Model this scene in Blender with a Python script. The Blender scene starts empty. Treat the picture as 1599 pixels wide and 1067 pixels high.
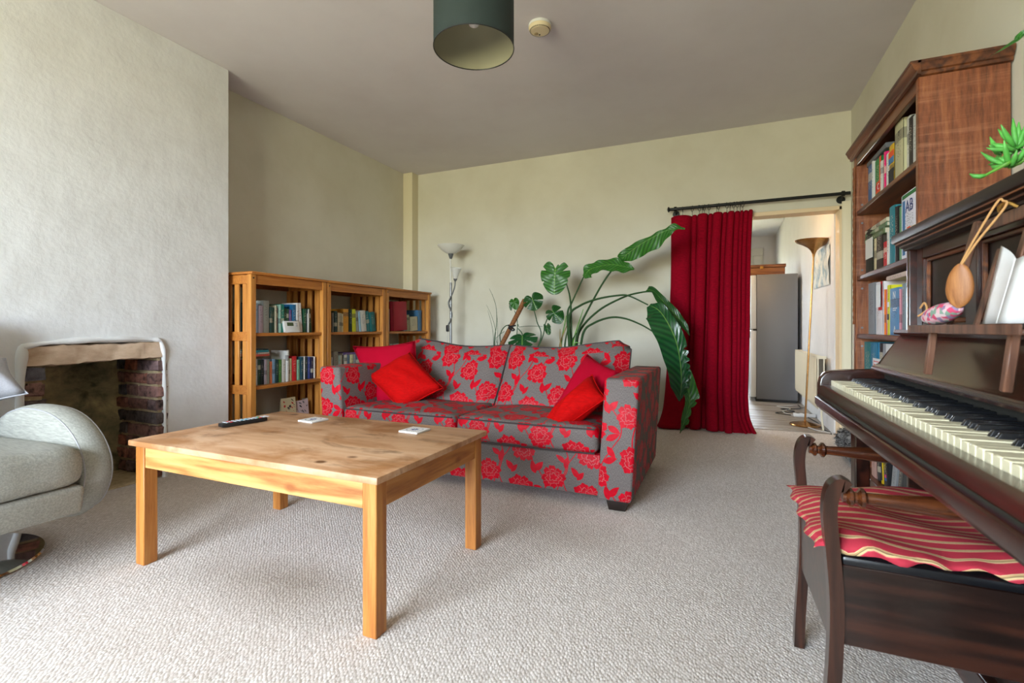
import bpy, bmesh, math, random
from mathutils import Vector, Matrix, Euler
random.seed(7)
S = bpy.context.scene
COL = S.collection
PI = math.pi
# ------------------------------------------------------------------ camera, world, light, exposure
CAM_H, FOC, PX, PY = 0.93, 758.0, 799.5, 512.0
YAW = math.atan(330 / 758.0); CA, SA = math.cos(YAW), math.sin(YAW)
cd = bpy.data.cameras.new('camera'); cam = bpy.data.objects.new('camera', cd); COL.objects.link(cam)
cam.location = (0, 0, CAM_H); cam.rotation_euler = (PI / 2, 0, YAW)
cd.sensor_width = 36; cd.lens = FOC / 1599 * 36; cd.shift_y = -21.5 / 1599; cd.clip_start = .02
cd.dof.use_dof = True; cd.dof.focus_distance = 3.0; cd.dof.aperture_fstop = 5.6
S.camera = cam
S.view_settings.view_transform = 'Standard'; S.view_settings.look = 'None'
S.view_settings.gamma = 1; S.view_settings.use_curve_mapping = False
S.view_settings.exposure = 2.25
SKY = 9.0
wd = bpy.data.worlds.new('world'); S.world = wd; wd.use_nodes = True
_t = wd.node_tree; _t.nodes.clear()
_o = _t.nodes.new('ShaderNodeOutputWorld'); _b = _t.nodes.new('ShaderNodeBackground')
_c = _t.nodes.new('ShaderNodeTexCoord'); _s = _t.nodes.new('ShaderNodeSeparateXYZ'); _r = _t.nodes.new('ShaderNodeValToRGB')
_m = _t.nodes.new('ShaderNodeMapRange'); _m.inputs[1].default_value = -1; _m.inputs[2].default_value = 1
_t.links.new(_c.outputs['Generated'], _s.inputs[0]); _t.links.new(_s.outputs['Z'], _m.inputs[0])
_t.links.new(_m.outputs[0], _r.inputs[0]); _t.links.new(_r.outputs[0], _b.inputs[0]); _t.links.new(_b.outputs[0], _o.inputs[0])
_e = _r.color_ramp.elements
_e[0].position = 0.485; _e[0].color = (.44, .43, .29, 1)      # garden and hedges below the horizon
_e[1].position = 0.52; _e[1].color = (.80, .92, 1.04, 1)     # overcast sky
_x = _r.color_ramp.elements.new(.5); _x.color = (.52, .53, .40, 1)
_b.inputs[1].default_value = SKY
def portal(name, loc, rot, sx, sy):
    l = bpy.data.lights.new(name, 'AREA'); l.shape = 'RECTANGLE'; l.size = sx; l.size_y = sy; l.cycles.is_portal = True
    o = bpy.data.objects.new(name, l); COL.objects.link(o); o.location = loc; o.rotation_euler = rot; return o
# light portals just guide the sampling of the sky through the real window openings
FW_Y = -2.4; FWX0, FWX1, FWZ0, FWZ1 = -2.95, -.55, .5, 2.5
portal('portal_front', ((FWX0+FWX1)/2, FW_Y-.16, (FWZ0+FWZ1)/2), (PI/2, 0, 0), FWX1-FWX0, FWZ1-FWZ0)
portal('portal_kitchen', (-2.12, 6.6, 1.7), (0, -PI/2, 0), .9, .8)

# ------------------------------------------------------------------ pixel -> point on a plane of the room
def ray(x, y):
    d = x - PX; return (d*CA - FOC*SA, d*SA + FOC*CA, -(y - PY))
def atX(x, y, X0):
    r = ray(x, y); t = X0 / r[0]; return Vector((X0, r[1]*t, CAM_H + r[2]*t))
def atY(x, y, Y0):
    r = ray(x, y); t = Y0 / r[1]; return Vector((r[0]*t, Y0, CAM_H + r[2]*t))
def atZ(x, y, z):
    r = ray(x, y); t = (z - CAM_H) / r[2]; return Vector((r[0]*t, r[1]*t, z))
def zoom(ox, oy, s):
    return lambda x, y: (ox + x/s, oy + y/s)

# ------------------------------------------------------------------ colour and node helpers
def lin(c): return c/12.92 if c <= .04045 else ((c+.055)/1.055)**2.4
def hexc(h):
    h = h.lstrip('#'); return tuple(lin(int(h[i:i+2], 16)/255) for i in (0, 2, 4)) + (1,)
class NT:
    def __init__(s, name, rough=.6, color=None, metal=0, spec=None):
        s.m = bpy.data.materials.new(name); s.m.use_nodes = True; s.t = s.m.node_tree; s.t.nodes.clear()
        s.out = s.n('ShaderNodeOutputMaterial'); s.p = s.n('ShaderNodeBsdfPrincipled'); s.l(s.p.outputs[0], s.out.inputs[0])
        s.p.inputs['Roughness'].default_value = rough; s.p.inputs['Metallic'].default_value = metal
        if color: s.p.inputs['Base Color'].default_value = color
        if spec is not None: s.p.inputs['Specular IOR Level'].default_value = spec
    def n(s, t, **k):
        x = s.t.nodes.new(t)
        for a, b in k.items(): setattr(x, a, b)
        return x
    def l(s, a, b): s.t.links.new(a, b)
    def coord(s, kind='Object', scale=(1, 1, 1), rot=(0, 0, 0), loc=(0, 0, 0)):
        c = s.n('ShaderNodeTexCoord'); m = s.n('ShaderNodeMapping'); m.inputs['Scale'].default_value = scale
        m.inputs['Rotation'].default_value = rot; m.inputs['Location'].default_value = loc
        s.l(c.outputs[kind], m.inputs[0]); return m.outputs[0]
    def noise(s, vec, scale=5, detail=4, rough=.55, dist=0):
        x = s.n('ShaderNodeTexNoise'); x.inputs['Scale'].default_value = scale; x.inputs['Detail'].default_value = detail
        x.inputs['Roughness'].default_value = rough; x.inputs['Distortion'].default_value = dist
        s.l(vec, x.inputs['Vector']); return x.outputs['Fac']
    def ramp(s, fac, stops, interp='LINEAR'):
        r = s.n('ShaderNodeValToRGB'); e = r.color_ramp.elements; r.color_ramp.interpolation = interp
        e[0].position, e[0].color = stops[0]; e[1].position, e[1].color = stops[-1]
        for p, c in stops[1:-1]: x = e.new(p); x.color = c
        s.l(fac, r.inputs[0]); return r.outputs[0]
    def mix(s, fac, a, b, mode='MIX'):
        x = s.n('ShaderNodeMix', data_type='RGBA', blend_type=mode)
        for sock, v in ((x.inputs[0], fac), (x.inputs[6], a), (x.inputs[7], b)):
            if hasattr(v, 'is_output'): s.l(v, sock)
            elif isinstance(v, (int, float)) and sock == x.inputs[0]: sock.default_value = v
            else: sock.default_value = v
        return x.outputs[2]
    def base(s, c): s.l(c, s.p.inputs['Base Color'])
    def bump(s, h, strength=.3, dist=.01):
        b = s.n('ShaderNodeBump'); b.inputs['Strength'].default_value = strength; b.inputs['Distance'].default_value = dist
        s.l(h, b.inputs['Height']); s.l(b.outputs[0], s.p.inputs['Normal'])
    def mth(s, op, *a):
        x = s.n('ShaderNodeMath', operation=op)
        for i, v in enumerate(a):
            if isinstance(v, (int, float)): x.inputs[i].default_value = v
            else: s.l(v, x.inputs[i])
        return x.outputs[0]
class V:                                     # arithmetic on node sockets
    def __init__(s, nt, k): s.nt, s.k = nt, k
    def _o(s, op, *a): return V(s.nt, s.nt.mth(op, s.k, *[x.k if isinstance(x, V) else x for x in a]))
    def __add__(s, o): return s._o('ADD', o)
    def __sub__(s, o): return s._o('SUBTRACT', o)
    def __mul__(s, o): return s._o('MULTIPLY', o)
    def __truediv__(s, o): return s._o('DIVIDE', o)
    __radd__ = __add__; __rmul__ = __mul__
    def __rsub__(s, o): return s._o('MULTIPLY', -1)._o('ADD', o)
    def sin(s): return s._o('SINE')
    def abs(s): return s._o('ABSOLUTE')
    def sqrt(s): return s._o('SQRT')
    def max(s, o): return s._o('MAXIMUM', o)
    def min(s, o): return s._o('MINIMUM', o)
    def lt(s, o): return s._o('LESS_THAN', o)
    def gt(s, o): return s._o('GREATER_THAN', o)
    def at2(s, o): return s._o('ARCTAN2', o)
    def wrap(s, T): return s._o('WRAP', T/2, -T/2)
M = {}
def plain(name, hx, rough=.6, metal=0, spec=None, bump=0, scale=60, var=.0):
    n = NT(name, rough, hexc(hx), metal, spec)
    if bump or var:
        f = n.noise(n.coord(), scale, 3)
        if bump: n.bump(f, bump, .004)
        if var:
            c = hexc(hx); n.base(n.ramp(f, [(.3, tuple(x*(1-var) for x in c[:3])+(1,)), (.7, tuple(min(1, x*(1+var)) for x in c[:3])+(1,))]))
    M[name] = n.m; return n.m
def wood(name, dark, mid, light, axis=2, scale=1.0, rough=.45, knots=False, contrast=1.0, bump=.08, coat=0, stretch=.07):
    n = NT(name, rough)
    sc = [9*scale]*3; sc[axis] = 9*scale*stretch
    v = n.coord('Object', tuple(sc))
    oi = n.n('ShaderNodeObjectInfo'); add = n.n('ShaderNodeVectorMath', operation='ADD')
    k = n.n('ShaderNodeVectorMath', operation='SCALE'); k.inputs['Scale'].default_value = 17
    cmb = n.n('ShaderNodeCombineXYZ')
    for i in range(3): n.l(oi.outputs['Random'], cmb.inputs[i])
    n.l(cmb.outputs[0], k.inputs[0]); n.l(v, add.inputs[0]); n.l(k.outputs[0], add.inputs[1]); v = add.outputs[0]
    big = n.noise(v, .9, 3, .5, .3)
    rings = n.mth('SINE', n.mth('MULTIPLY', big, 46))
    fine = n.noise(v, 9, 5, .7)
    f = n.mth('ADD', n.mth('MULTIPLY', rings, .16*contrast), n.mth('ADD', n.mth('MULTIPLY', fine, .7), n.mth('MULTIPLY', big, .35)))
    col = n.ramp(f, [(.22, hexc(dark)), (.5, hexc(mid)), (.82, hexc(light))])
    if knots:
        sv = [2.6]*3; sv[axis] = 1.5
        vo = n.n('ShaderNodeTexVoronoi'); vo.inputs['Scale'].default_value = 1.6; n.l(n.coord('Object', tuple(sv), loc=(.3, .1, .2)), vo.inputs['Vector'])
        kf = n.ramp(vo.outputs['Distance'], [(.035, (1, 1, 1, 1)), (.085, (0, 0, 0, 1))])
        col = n.mix(kf, col, hexc(dark))
    if name == 'old_oak':        # rough-sawn diagonal saw marks
        sm = n.noise(n.coord('Object', (2, 2.5, 34), (0, .5, 0)), 1.3, 4, .7)
        col = n.mix(n.ramp(sm, [(.5, (0, 0, 0, 1)), (.75, (.5, .5, .5, 1))]), col, hexc('#b07a5a')); f = n.mth('ADD', f, sm)
    n.base(col); n.bump(f, bump, .004)
    if coat: n.p.inputs['Coat Weight'].default_value = coat; n.p.inputs['Coat Roughness'].default_value = .18
    M[name] = n.m; return n.m

# ------------------------------------------------------------------ mesh helpers
def catmull(pts, n=6):
    P = [Vector(p) for p in pts]; P = [P[0]*2-P[1]] + P + [P[-1]*2-P[-2]]; out = []
    for i in range(1, len(P)-2):
        a, b, c, d = P[i-1:i+3]
        for k in range(n):
            t = k/n
            out.append(.5*((2*b) + (c-a)*t + (2*a-5*b+4*c-d)*t*t + (3*b-3*c+d-a)*t**3))
    out.append(P[-2]); return out
def lerp(a, b, t): return a + (b-a)*t
def interp(xs, t):                           # piecewise-linear list lookup, t in 0..1
    f = t*(len(xs)-1); i = min(int(f), len(xs)-2); return lerp(xs[i], xs[i+1], f-i)
class MB:
    def __init__(s): s.b = bmesh.new()
    def _bev(s, vs, off, seg):
        es = list({e for v in vs for e in v.link_edges})
        bmesh.ops.bevel(s.b, geom=es, offset=off, segments=seg, affect='EDGES', profile=.5, clamp_overlap=True)
    def _face(s, vs, mi=0):
        try: f = s.b.faces.new(vs); f.material_index = mi; return f
        except ValueError: return None
    def hexa(s, p, bev=0, seg=2, mi=0):      # p: bottom 4 ccw then top 4
        v = [s.b.verts.new(q) for q in p]
        for ix in ((3, 2, 1, 0), (4, 5, 6, 7), (0, 1, 5, 4), (1, 2, 6, 5), (2, 3, 7, 6), (3, 0, 4, 7)): s._face([v[i] for i in ix], mi)
        if bev: s._bev(v, bev, seg)
        return s
    def box(s, lo, hi, bev=0, seg=1, mi=0):
        (a, b, c), (d, e, f) = lo, hi
        return s.hexa([(a, b, c), (d, b, c), (d, e, c), (a, e, c), (a, b, f), (d, b, f), (d, e, f), (a, e, f)], bev, seg, mi)
    def rbox(s, c, size, rot=(0, 0, 0), bev=0, seg=1, mi=0):
        m = Matrix.Translation(c) @ Euler(rot).to_matrix().to_4x4(); x, y, z = (q/2 for q in size)
        return s.hexa([m @ Vector(q) for q in ((-x, -y, -z), (x, -y, -z), (x, y, -z), (-x, y, -z), (-x, -y, z), (x, -y, z), (x, y, z), (-x, y, z))], bev, seg, mi)
    def bar(s, a, b, w, h, up=(0, 0, 1), bev=0, mi=0):   # a square bar between two points
        a, b = Vector(a), Vector(b); d = (b-a).normalized(); u = Vector(up)
        x = d.cross(u).normalized()*w/2; y = x.cross(d).normalized()*h/2
        return s.hexa([a-x-y, a+x-y, a+x+y, a-x+y, b-x-y, b+x-y, b+x+y, b-x+y], bev, 1, mi)
    def tube(s, pts, r, n=8, cap=True, mi=0):
        pts = [Vector(p) for p in pts]; rs = r if isinstance(r, (list, tuple)) else [r]*len(pts); rings = []; prev = None
        for i, p in enumerate(pts):
            d = (pts[min(i+1, len(pts)-1)] - pts[max(i-1, 0)]).normalized()
            if prev is None: x = d.orthogonal().normalized()
            else: x = (prev - d*prev.dot(d)).normalized()
            prev = x; y = d.cross(x)
            rings.append([s.b.verts.new(p + (x*math.cos(2*PI*k/n) + y*math.sin(2*PI*k/n))*rs[i]) for k in range(n)])
        for a, b in zip(rings, rings[1:]):
            for k in range(n): s._face([a[k], a[(k+1) % n], b[(k+1) % n], b[k]], mi)
        if cap: s._face(rings[0][::-1], mi); s._face(rings[-1], mi)
        return s
    def lathe(s, prof, n=24, mat=None, mi=0, cap=True):
        mat = mat or Matrix(); rings = []
        for r, z in prof: rings.append([s.b.verts.new(mat @ Vector((r*math.cos(2*PI*k/n), r*math.sin(2*PI*k/n), z))) for k in range(n)])
        for a, b in zip(rings, rings[1:]):
            for k in range(n): s._face([a[k], a[(k+1) % n], b[(k+1) % n], b[k]], mi)
        if cap: s._face(rings[0][::-1], mi); s._face(rings[-1], mi)
        return s
    def prism(s, o, lo, hi, plane='xz', bev=0, seg=2, mi=0):
        f = {'xz': lambda a, b, c: (a, c, b), 'xy': lambda a, b, c: (a, b, c), 'yz': lambda a, b, c: (c, a, b)}[plane]
        A = [s.b.verts.new(f(a, b, lo)) for a, b in o]; B = [s.b.verts.new(f(a, b, hi)) for a, b in o]; n = len(o)
        fa = s._face(A[::-1], mi); fb = s._face(B, mi)
        for i in range(n): s._face([A[i], A[(i+1) % n], B[(i+1) % n], B[i]], mi)
        if bev:
            es = list({e for g in (fa, fb) for e in g.edges})
            bmesh.ops.bevel(s.b, geom=es, offset=bev, segments=seg, affect='EDGES', profile=.5, clamp_overlap=True)
        return s
    def grid(s, fn, nu, nv, mi=0, closeu=False):
        R = [[s.b.verts.new(fn(i/nu, j/nv)) for j in range(nv+1)] for i in range(nu if closeu else nu+1)]; n = len(R)
        for i in range(nu):
            for j in range(nv): s._face([R[i][j], R[(i+1) % n][j], R[(i+1) % n][j+1], R[i][j+1]], mi)
        return s
    def build(s, name, mats, parent=None, off=None, smooth=True, uv=None, angle=.7, loc=None, clean=False):
        b = s.b
        if clean: bmesh.ops.remove_doubles(b, verts=b.verts, dist=1e-5)
        bmesh.ops.recalc_face_normals(b, faces=b.faces)
        if off is not None: bmesh.ops.translate(b, verts=b.verts, vec=-Vector(off))
        if smooth:
            b.normal_update()
            for f in b.faces: f.smooth = True
            for e in b.edges:
                if len(e.link_faces) == 2 and e.link_faces[0].normal.angle(e.link_faces[1].normal, 0) > angle: e.smooth = False
        if uv is not None:
            L = b.loops.layers.uv.new('UVMap'); b.normal_update()
            for f in b.faces:
                n = [abs(q) for q in f.normal]; k = n.index(max(n))
                for lp in f.loops:
                    c = lp.vert.co; lp[L].uv = [(c.y+uv[0]+.13, c.z+uv[1]), (c.x+uv[0], c.z+uv[1]), (c.x+uv[0], c.y+uv[1]-.2)][k]
        me = bpy.data.meshes.new(name); b.to_mesh(me); b.free()
        for m in (mats if isinstance(mats, (list, tuple)) else [mats]): me.materials.append(m)
        o = bpy.data.objects.new(name, me); COL.objects.link(o)
        if parent: o.parent = parent
        if loc is not None: o.location = loc
        return o
def tag(o, label, cat, group=None, kind=None):
    if label: o['label'] = label
    if cat: o['category'] = cat
    if group: o['group'] = group
    if kind: o['kind'] = kind
    return o
def thing(name, label, cat, loc=(0, 0, 0), rotz=0, group=None):
    o = bpy.data.objects.new(name, None); COL.objects.link(o); o.location = loc; o.rotation_euler = (0, 0, rotz)
    o.empty_display_size = .05; return tag(o, label, cat, group)
def wpart(name, mb, mat, t, **k):            # a part whose mesh was written in room coordinates
    r = t
    while r.parent: r = r.parent
    return mb.build(name, mat, t, off=r.location, **k)
def struct(name, mb, mat, label=None, parent=None, **k):
    o = mb.build(name, mat, parent, **k)
    if parent is None: o['kind'] = 'structure'; o['label'] = label or name.replace('_', ' ')
    return o
def copy_tree(o, parent=None):
    c = o.copy(); COL.objects.link(c); c.parent = parent
    for ch in o.children: copy_tree(ch, c)
    return c
def text(name, body, size, loc, rot, mat, parent, ext=.0003):
    c = bpy.data.curves.new(name, 'FONT'); c.body = body; c.size = size; c.extrude = ext; c.align_x = 'CENTER'; c.align_y = 'CENTER'; c.resolution_u = 3
    tmp = bpy.data.objects.new('tmp', c); COL.objects.link(tmp); bpy.context.view_layer.update()
    me = bpy.data.meshes.new_from_object(tmp.evaluated_get(bpy.context.evaluated_depsgraph_get())); bpy.data.objects.remove(tmp); bpy.data.curves.remove(c)
    me.materials.clear(); me.materials.append(mat); o = bpy.data.objects.new(name, me); COL.objects.link(o); o.parent = parent
    o.location = loc; o.rotation_euler = rot; o['body'] = body; return o
ORD = ['first', 'second', 'third', 'fourth', 'fifth', 'sixth', 'seventh', 'eighth', 'ninth', 'tenth', 'eleventh', 'twelfth', 'thirteenth', 'fourteenth', 'fifteenth', 'sixteenth', 'seventeenth', 'eighteenth', 'nineteenth', 'twentieth', 'twenty-first', 'twenty-second', 'twenty-third']

# ------------------------------------------------------------------ materials
def plaster(name, hx, hx2, bump=.25, scale=3):
    n = NT(name, .85, spec=.25); v = n.coord()
    f = n.noise(v, scale, 5, .6); g = n.noise(v, 55, 3, .6)
    n.base(n.ramp(f, [(.3, hexc(hx2)), (.62, hexc(hx))]))
    n.bump(n.mth('ADD', n.mth('MULTIPLY', f, 1.0), n.mth('MULTIPLY', g, .06)), bump, .03); M[name] = n.m
plaster('plaster', '#d3cfbf', '#cbc6b4', .12, 2.2)
plaster('plaster_breast', '#dedfe0', '#d6d6d6', .3, 4.5)
plaster('plaster_ceiling', '#d6d1d3', '#d0cacc', .06, 2)
plaster('plaster_kitchen', '#dcdad8', '#d4d2d0', .05, 2)
plain('paint_cream', '#d8ceb0', .45); plain('paint_white', '#d8d6cc', .4)
def carpet():
    n = NT('carpet', .95, spec=.1); v = n.coord()
    vo = n.n('ShaderNodeTexVoronoi'); vo.inputs['Scale'].default_value = 135; vo.inputs['Randomness'].default_value = .55
    n.l(n.coord('Object', (1, .6, 1), (0, 0, .5)), vo.inputs['Vector'])
    loop = n.ramp(vo.outputs['Distance'], [(.1, (1, 1, 1, 1)), (.75, (0, 0, 0, 1))])
    sep = n.n('ShaderNodeSeparateColor'); n.l(vo.outputs['Color'], sep.inputs[0])
    c = n.ramp(sep.outputs[0], [(0, hexc('#cfc5bf')), (.5, hexc('#dcd4cf')), (1, hexc('#e8e1dd'))])
    c = n.mix(n.mth('MULTIPLY', n.mth('SUBTRACT', 1.0, loop), .42), c, hexc('#a09890'))
    big = n.noise(v, 1.3, 4, .6)
    c = n.mix(n.ramp(big, [(.45, (0, 0, 0, 1)), (.8, (.22, .22, .22, 1))]), c, hexc('#8d7f6d'))
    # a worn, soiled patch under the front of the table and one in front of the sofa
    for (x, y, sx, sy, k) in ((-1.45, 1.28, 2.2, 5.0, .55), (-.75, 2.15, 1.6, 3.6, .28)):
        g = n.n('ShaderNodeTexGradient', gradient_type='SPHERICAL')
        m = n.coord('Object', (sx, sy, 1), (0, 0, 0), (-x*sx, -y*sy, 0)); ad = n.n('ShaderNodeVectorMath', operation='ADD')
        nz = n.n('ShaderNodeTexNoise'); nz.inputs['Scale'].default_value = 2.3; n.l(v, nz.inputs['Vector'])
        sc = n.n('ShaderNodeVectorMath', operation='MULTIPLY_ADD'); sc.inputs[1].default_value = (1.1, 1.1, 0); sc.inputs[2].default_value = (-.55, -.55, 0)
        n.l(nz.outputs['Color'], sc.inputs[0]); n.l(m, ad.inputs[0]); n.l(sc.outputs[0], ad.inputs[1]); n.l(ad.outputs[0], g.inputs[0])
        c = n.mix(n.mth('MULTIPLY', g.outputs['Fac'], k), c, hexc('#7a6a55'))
    n.base(c); n.bump(loop, .4, .006); M['carpet'] = n.m
carpet()
wood('pine', '#824818', '#b06e2e', '#c78e4a', 2, 1.0, .5, True, .6)
wood('pine_y', '#7c4216', '#ad6f30', '#c48c4a', 1, 1.0, .5, True, .9)
wood('pine_x', '#8f5222', '#bf884a', '#d2a064', 0, .8, .5, True, 1.1)
wood('shelf_pine', '#9a5a22', '#bd7c38', '#d09448', 2, 1.2, .42, False, .55)
wood('shelf_pine_y', '#8f4f1c', '#b06c2c', '#c5843e', 1, 1.2, .42, False, .55)
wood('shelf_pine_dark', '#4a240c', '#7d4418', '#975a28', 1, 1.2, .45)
def tabletop():
    n = NT('table_top_wood', .5); v = n.coord('Object', (.9, 9, 9))
    f = n.noise(v, 1.6, 6, .65, .6); g = n.noise(n.coord('Object', (1.2, 2, 1)), 2.6, 5, .6, .4)
    c = n.ramp(f, [(.25, hexc('#ac7c54')), (.5, hexc('#c49a76')), (.75, hexc('#d2b294'))])
    c = n.mix(n.ramp(g, [(.47, (0, 0, 0, 1)), (.64, (.85, .85, .85, 1))]), c, hexc('#98622f'))
    s = n.noise(n.coord('Object', (1.5, 3.4, 1), loc=(4, 2, 0)), 2.2, 5, .62, .5)
    c = n.mix(n.ramp(s, [(.55, (0, 0, 0, 1)), (.68, (.8, .8, .8, 1))]), c, hexc('#6f4a2a'))
    vo = n.n('ShaderNodeTexVoronoi'); vo.inputs['Scale'].default_value = 3.0; n.l(n.coord('Object', (.9, 1.2, 1), loc=(.37, .2, 0)), vo.inputs['Vector'])
    c = n.mix(n.ramp(vo.outputs['Distance'], [(.04, (1, 1, 1, 1)), (.075, (0, 0, 0, 1))]), c, hexc('#6b4527'))
    n.base(c); n.bump(f, .1, .003); n.l(n.ramp(g, [(.3, (.42,)*3+(1,)), (.7, (.62,)*3+(1,))]), n.p.inputs['Roughness']); M['table_top_wood'] = n.m
tabletop()
wood('old_oak', '#47220d', '#7d4426', '#9d633b', 2, 1.3, .42, False, .55, .45, .2, .12)
wood('old_oak_y', '#34180a', '#5c3016', '#7a4622', 1, .8, .4, False, 1.3, .2, .2)
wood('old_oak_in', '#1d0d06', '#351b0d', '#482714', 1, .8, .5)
wood('mahogany', '#140703', '#290f07', '#421c10', 1, .7, .28, False, 1.0, .03, .5)
wood('mahogany_x', '#140703', '#2b110a', '#442014', 0, .7, .25, False, 1.0, .03, .6)
wood('mahogany_dark', '#0e0704', '#1a0d09', '#28150e', 1, .7, .45, False, 1.0, .03, 0)
wood('stand_wood', '#38251b', '#5c3d2e', '#77523f', 2, 1.5, .35)
wood('stool_wood', '#140904', '#28130a', '#402114', 2, 1.2, .3, False, 1, .05, .4)
wood('stool_panel', '#110704', '#22100a', '#381b10', 0, .9, .32, False, 1.2, .04, .4)
wood('stool_rod', '#1c0a04', '#42200f', '#6a3a1a', 0, 1.2, .22, False, 1, .03, .6)
wood('chest_wood', '#4a2410', '#7d4620', '#9c6030', 0, 1.2, .4)
wood('kitchen_board', '#6f655c', '#938a80', '#aaa196', 0, .8, .5)
wood('coir', '#4a2a16', '#84522e', '#a06a40', 2, 4, .9, False, 1, .6, 0, .8)
wood('spoon_wood', '#7d4a22', '#ab7340', '#c08a56', 2, 1.4, .5)
def satin(name, hx, hx2, scale=90, rough=.6, sheen=.3):
    n = NT(name, rough); v = n.coord('Object', (1, 1, 1)); f = n.noise(n.coord('Object', (.12, 1, 1)), scale*3, 3, .6)
    n.base(n.ramp(f, [(.35, hexc(hx2)), (.65, hexc(hx))])); n.bump(f, .15, .002)
    n.p.inputs['Sheen Weight'].default_value = sheen*.3; n.p.inputs['Specular IOR Level'].default_value = .5 if rough < .5 else .12; M[name] = n.m
satin('chair_fabric', '#9f9f97', '#878781', 60, .8, .2)
satin('satin_grey', '#a3a3aa', '#97979e', 60, .38, .1)
satin('velvet_red', '#b40202', '#9a0101', 50, .85, 0)
satin('curtain_velvet', '#96021f', '#7c0118', 60, .9, 0)
def cord(name, hx, hx2):
    n = NT(name, .75); w = n.n('ShaderNodeTexWave'); w.wave_type = 'BANDS'; w.bands_direction = 'Y'; w.inputs['Scale'].default_value = 42
    c = n.n('ShaderNodeTexCoord'); n.l(c.outputs['UV'], w.inputs['Vector']); n.base(n.ramp(w.outputs['Fac'], [(.1, hexc(hx2)), (.6, hexc(hx))]))
    n.bump(w.outputs['Fac'], .4, .003); n.p.inputs['Specular IOR Level'].default_value = .1; M[name] = n.m
cord('corduroy', '#b30228', '#8f011c')
def floral():
    n = NT('floral_fabric', .7, spec=.15); tc = n.n('ShaderNodeTexCoord'); sp = n.n('ShaderNodeSeparateXYZ')
    wz = n.n('ShaderNodeTexNoise'); wz.inputs['Scale'].default_value = 7; n.l(tc.outputs['UV'], wz.inputs['Vector'])
    ma = n.n('ShaderNodeVectorMath', operation='MULTIPLY_ADD'); ma.inputs[1].default_value = (.025, .025, 0)
    us = n.n('ShaderNodeVectorMath', operation='SCALE'); us.inputs['Scale'].default_value = 1.06; n.l(tc.outputs['UV'], us.inputs[0])
    n.l(wz.outputs['Color'], ma.inputs[0]); n.l(us.outputs[0], ma.inputs[2]); n.l(ma.outputs[0], sp.inputs[0])
    u, v = V(n, sp.outputs[0]), V(n, sp.outputs[1]); TX, TY = .40, .46
    red = None; line = None
    def add(a, b): return b if a is None else a.max(b)
    for (cx, cy, R, p) in ((.09, .09, .074, .3), (.29, .17, .068, 1.1), (.11, .31, .070, 2.0), (.31, .40, .072, .7)):
        dx, dy = (u-cx).wrap(TX), (v-cy).wrap(TY); r = (dx*dx+dy*dy*1.15).sqrt(); th = dy.at2(dx)
        R *= 1.09; sc = (th*4+p).sin().abs()
        edge = (sc*.17 + .80 + (th*3+p*2).sin()*.07 + (th*17+p).sin()*.04)*R
        red = add(red, r.lt(edge)); q = r/edge
        sc2 = (th*3.5+p*1.7).sin().abs(); ring = (q - (sc2*.16+.52)).abs().lt(.028)
        ring2 = (q - ((th*2.5+p).sin().abs()*.14+.25)).abs().lt(.035)
        rad = (th*4+p).sin().abs().lt(.09)*q.gt(.66)*q.lt(.95)
        hair = (th*14+p).sin().abs().lt(.16)*q.gt(.34)*q.lt(.50)
        line = add(line, (ring.max(ring2).max(rad).max(hair))*q.lt(.97))
    for (cx, cy, a, Lh, W) in ((.20, .055, .5, .036, .015), (.205, .095, -.5, .034, .014), (.17, .215, 1.9, .034, .014), (.205, .225, .8, .036, .015),
                               (.02, .21, 2.2, .032, .014), (.05, .195, .9, .028, .012), (.37, .265, 1.3, .034, .014), (.335, .285, 2.5, .032, .013),
                               (.19, .395, .3, .036, .015), (.195, .435, -.9, .034, .014), (.035, .415, 1.2, .034, .014), (.065, .40, 2.6, .03, .013), (.385, .06, 1.7, .034, .014), (.36, .085, .4, .028, .012)):
        dx, dy = (u-cx).wrap(TX), (v-cy).wrap(TY); c, s_ = math.cos(a), math.sin(a); Lh *= 1.12; W *= 1.2
        x, y = dx*c+dy*s_, dy*c-dx*s_; k = x/Lh
        red = add(red, (y.abs() - (1-k*k).max(0)*(k*-.25+1)*W).lt(0)*k.abs().lt(1))
    for (x0, A, ph) in ((.19, .055, .2), (.0, .05, 2.4), (.34, .04, 4.2)):
        red = add(red, ((u - ((v*(2*PI/TY)+ph).sin()*A + x0)).wrap(TX).abs()).lt(.0032))
    weave = n.noise(n.coord('UV', (1, .25, 1)), 500, 2, .6)
    g = n.ramp(weave, [(.35, hexc('#564e4b')), (.65, hexc('#736b68'))])
    rc = n.ramp(n.noise(n.coord('UV'), 30, 3), [(.3, hexc('#a00016')), (.7, hexc('#bd041f'))])
    c = n.mix(red.k, g, rc); c = n.mix(n.mth('MULTIPLY', line.k, .5), c, hexc('#9a7a78'))
    n.base(c); n.l(n.ramp(red.k, [(0, (.75,)*3+(1,)), (1, (.5,)*3+(1,))]), n.p.inputs['Roughness'])
    n.bump(n.mth('ADD', red.k, n.mth('MULTIPLY', weave, .5)), .12, .002); M['floral_fabric'] = n.m
floral()
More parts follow.
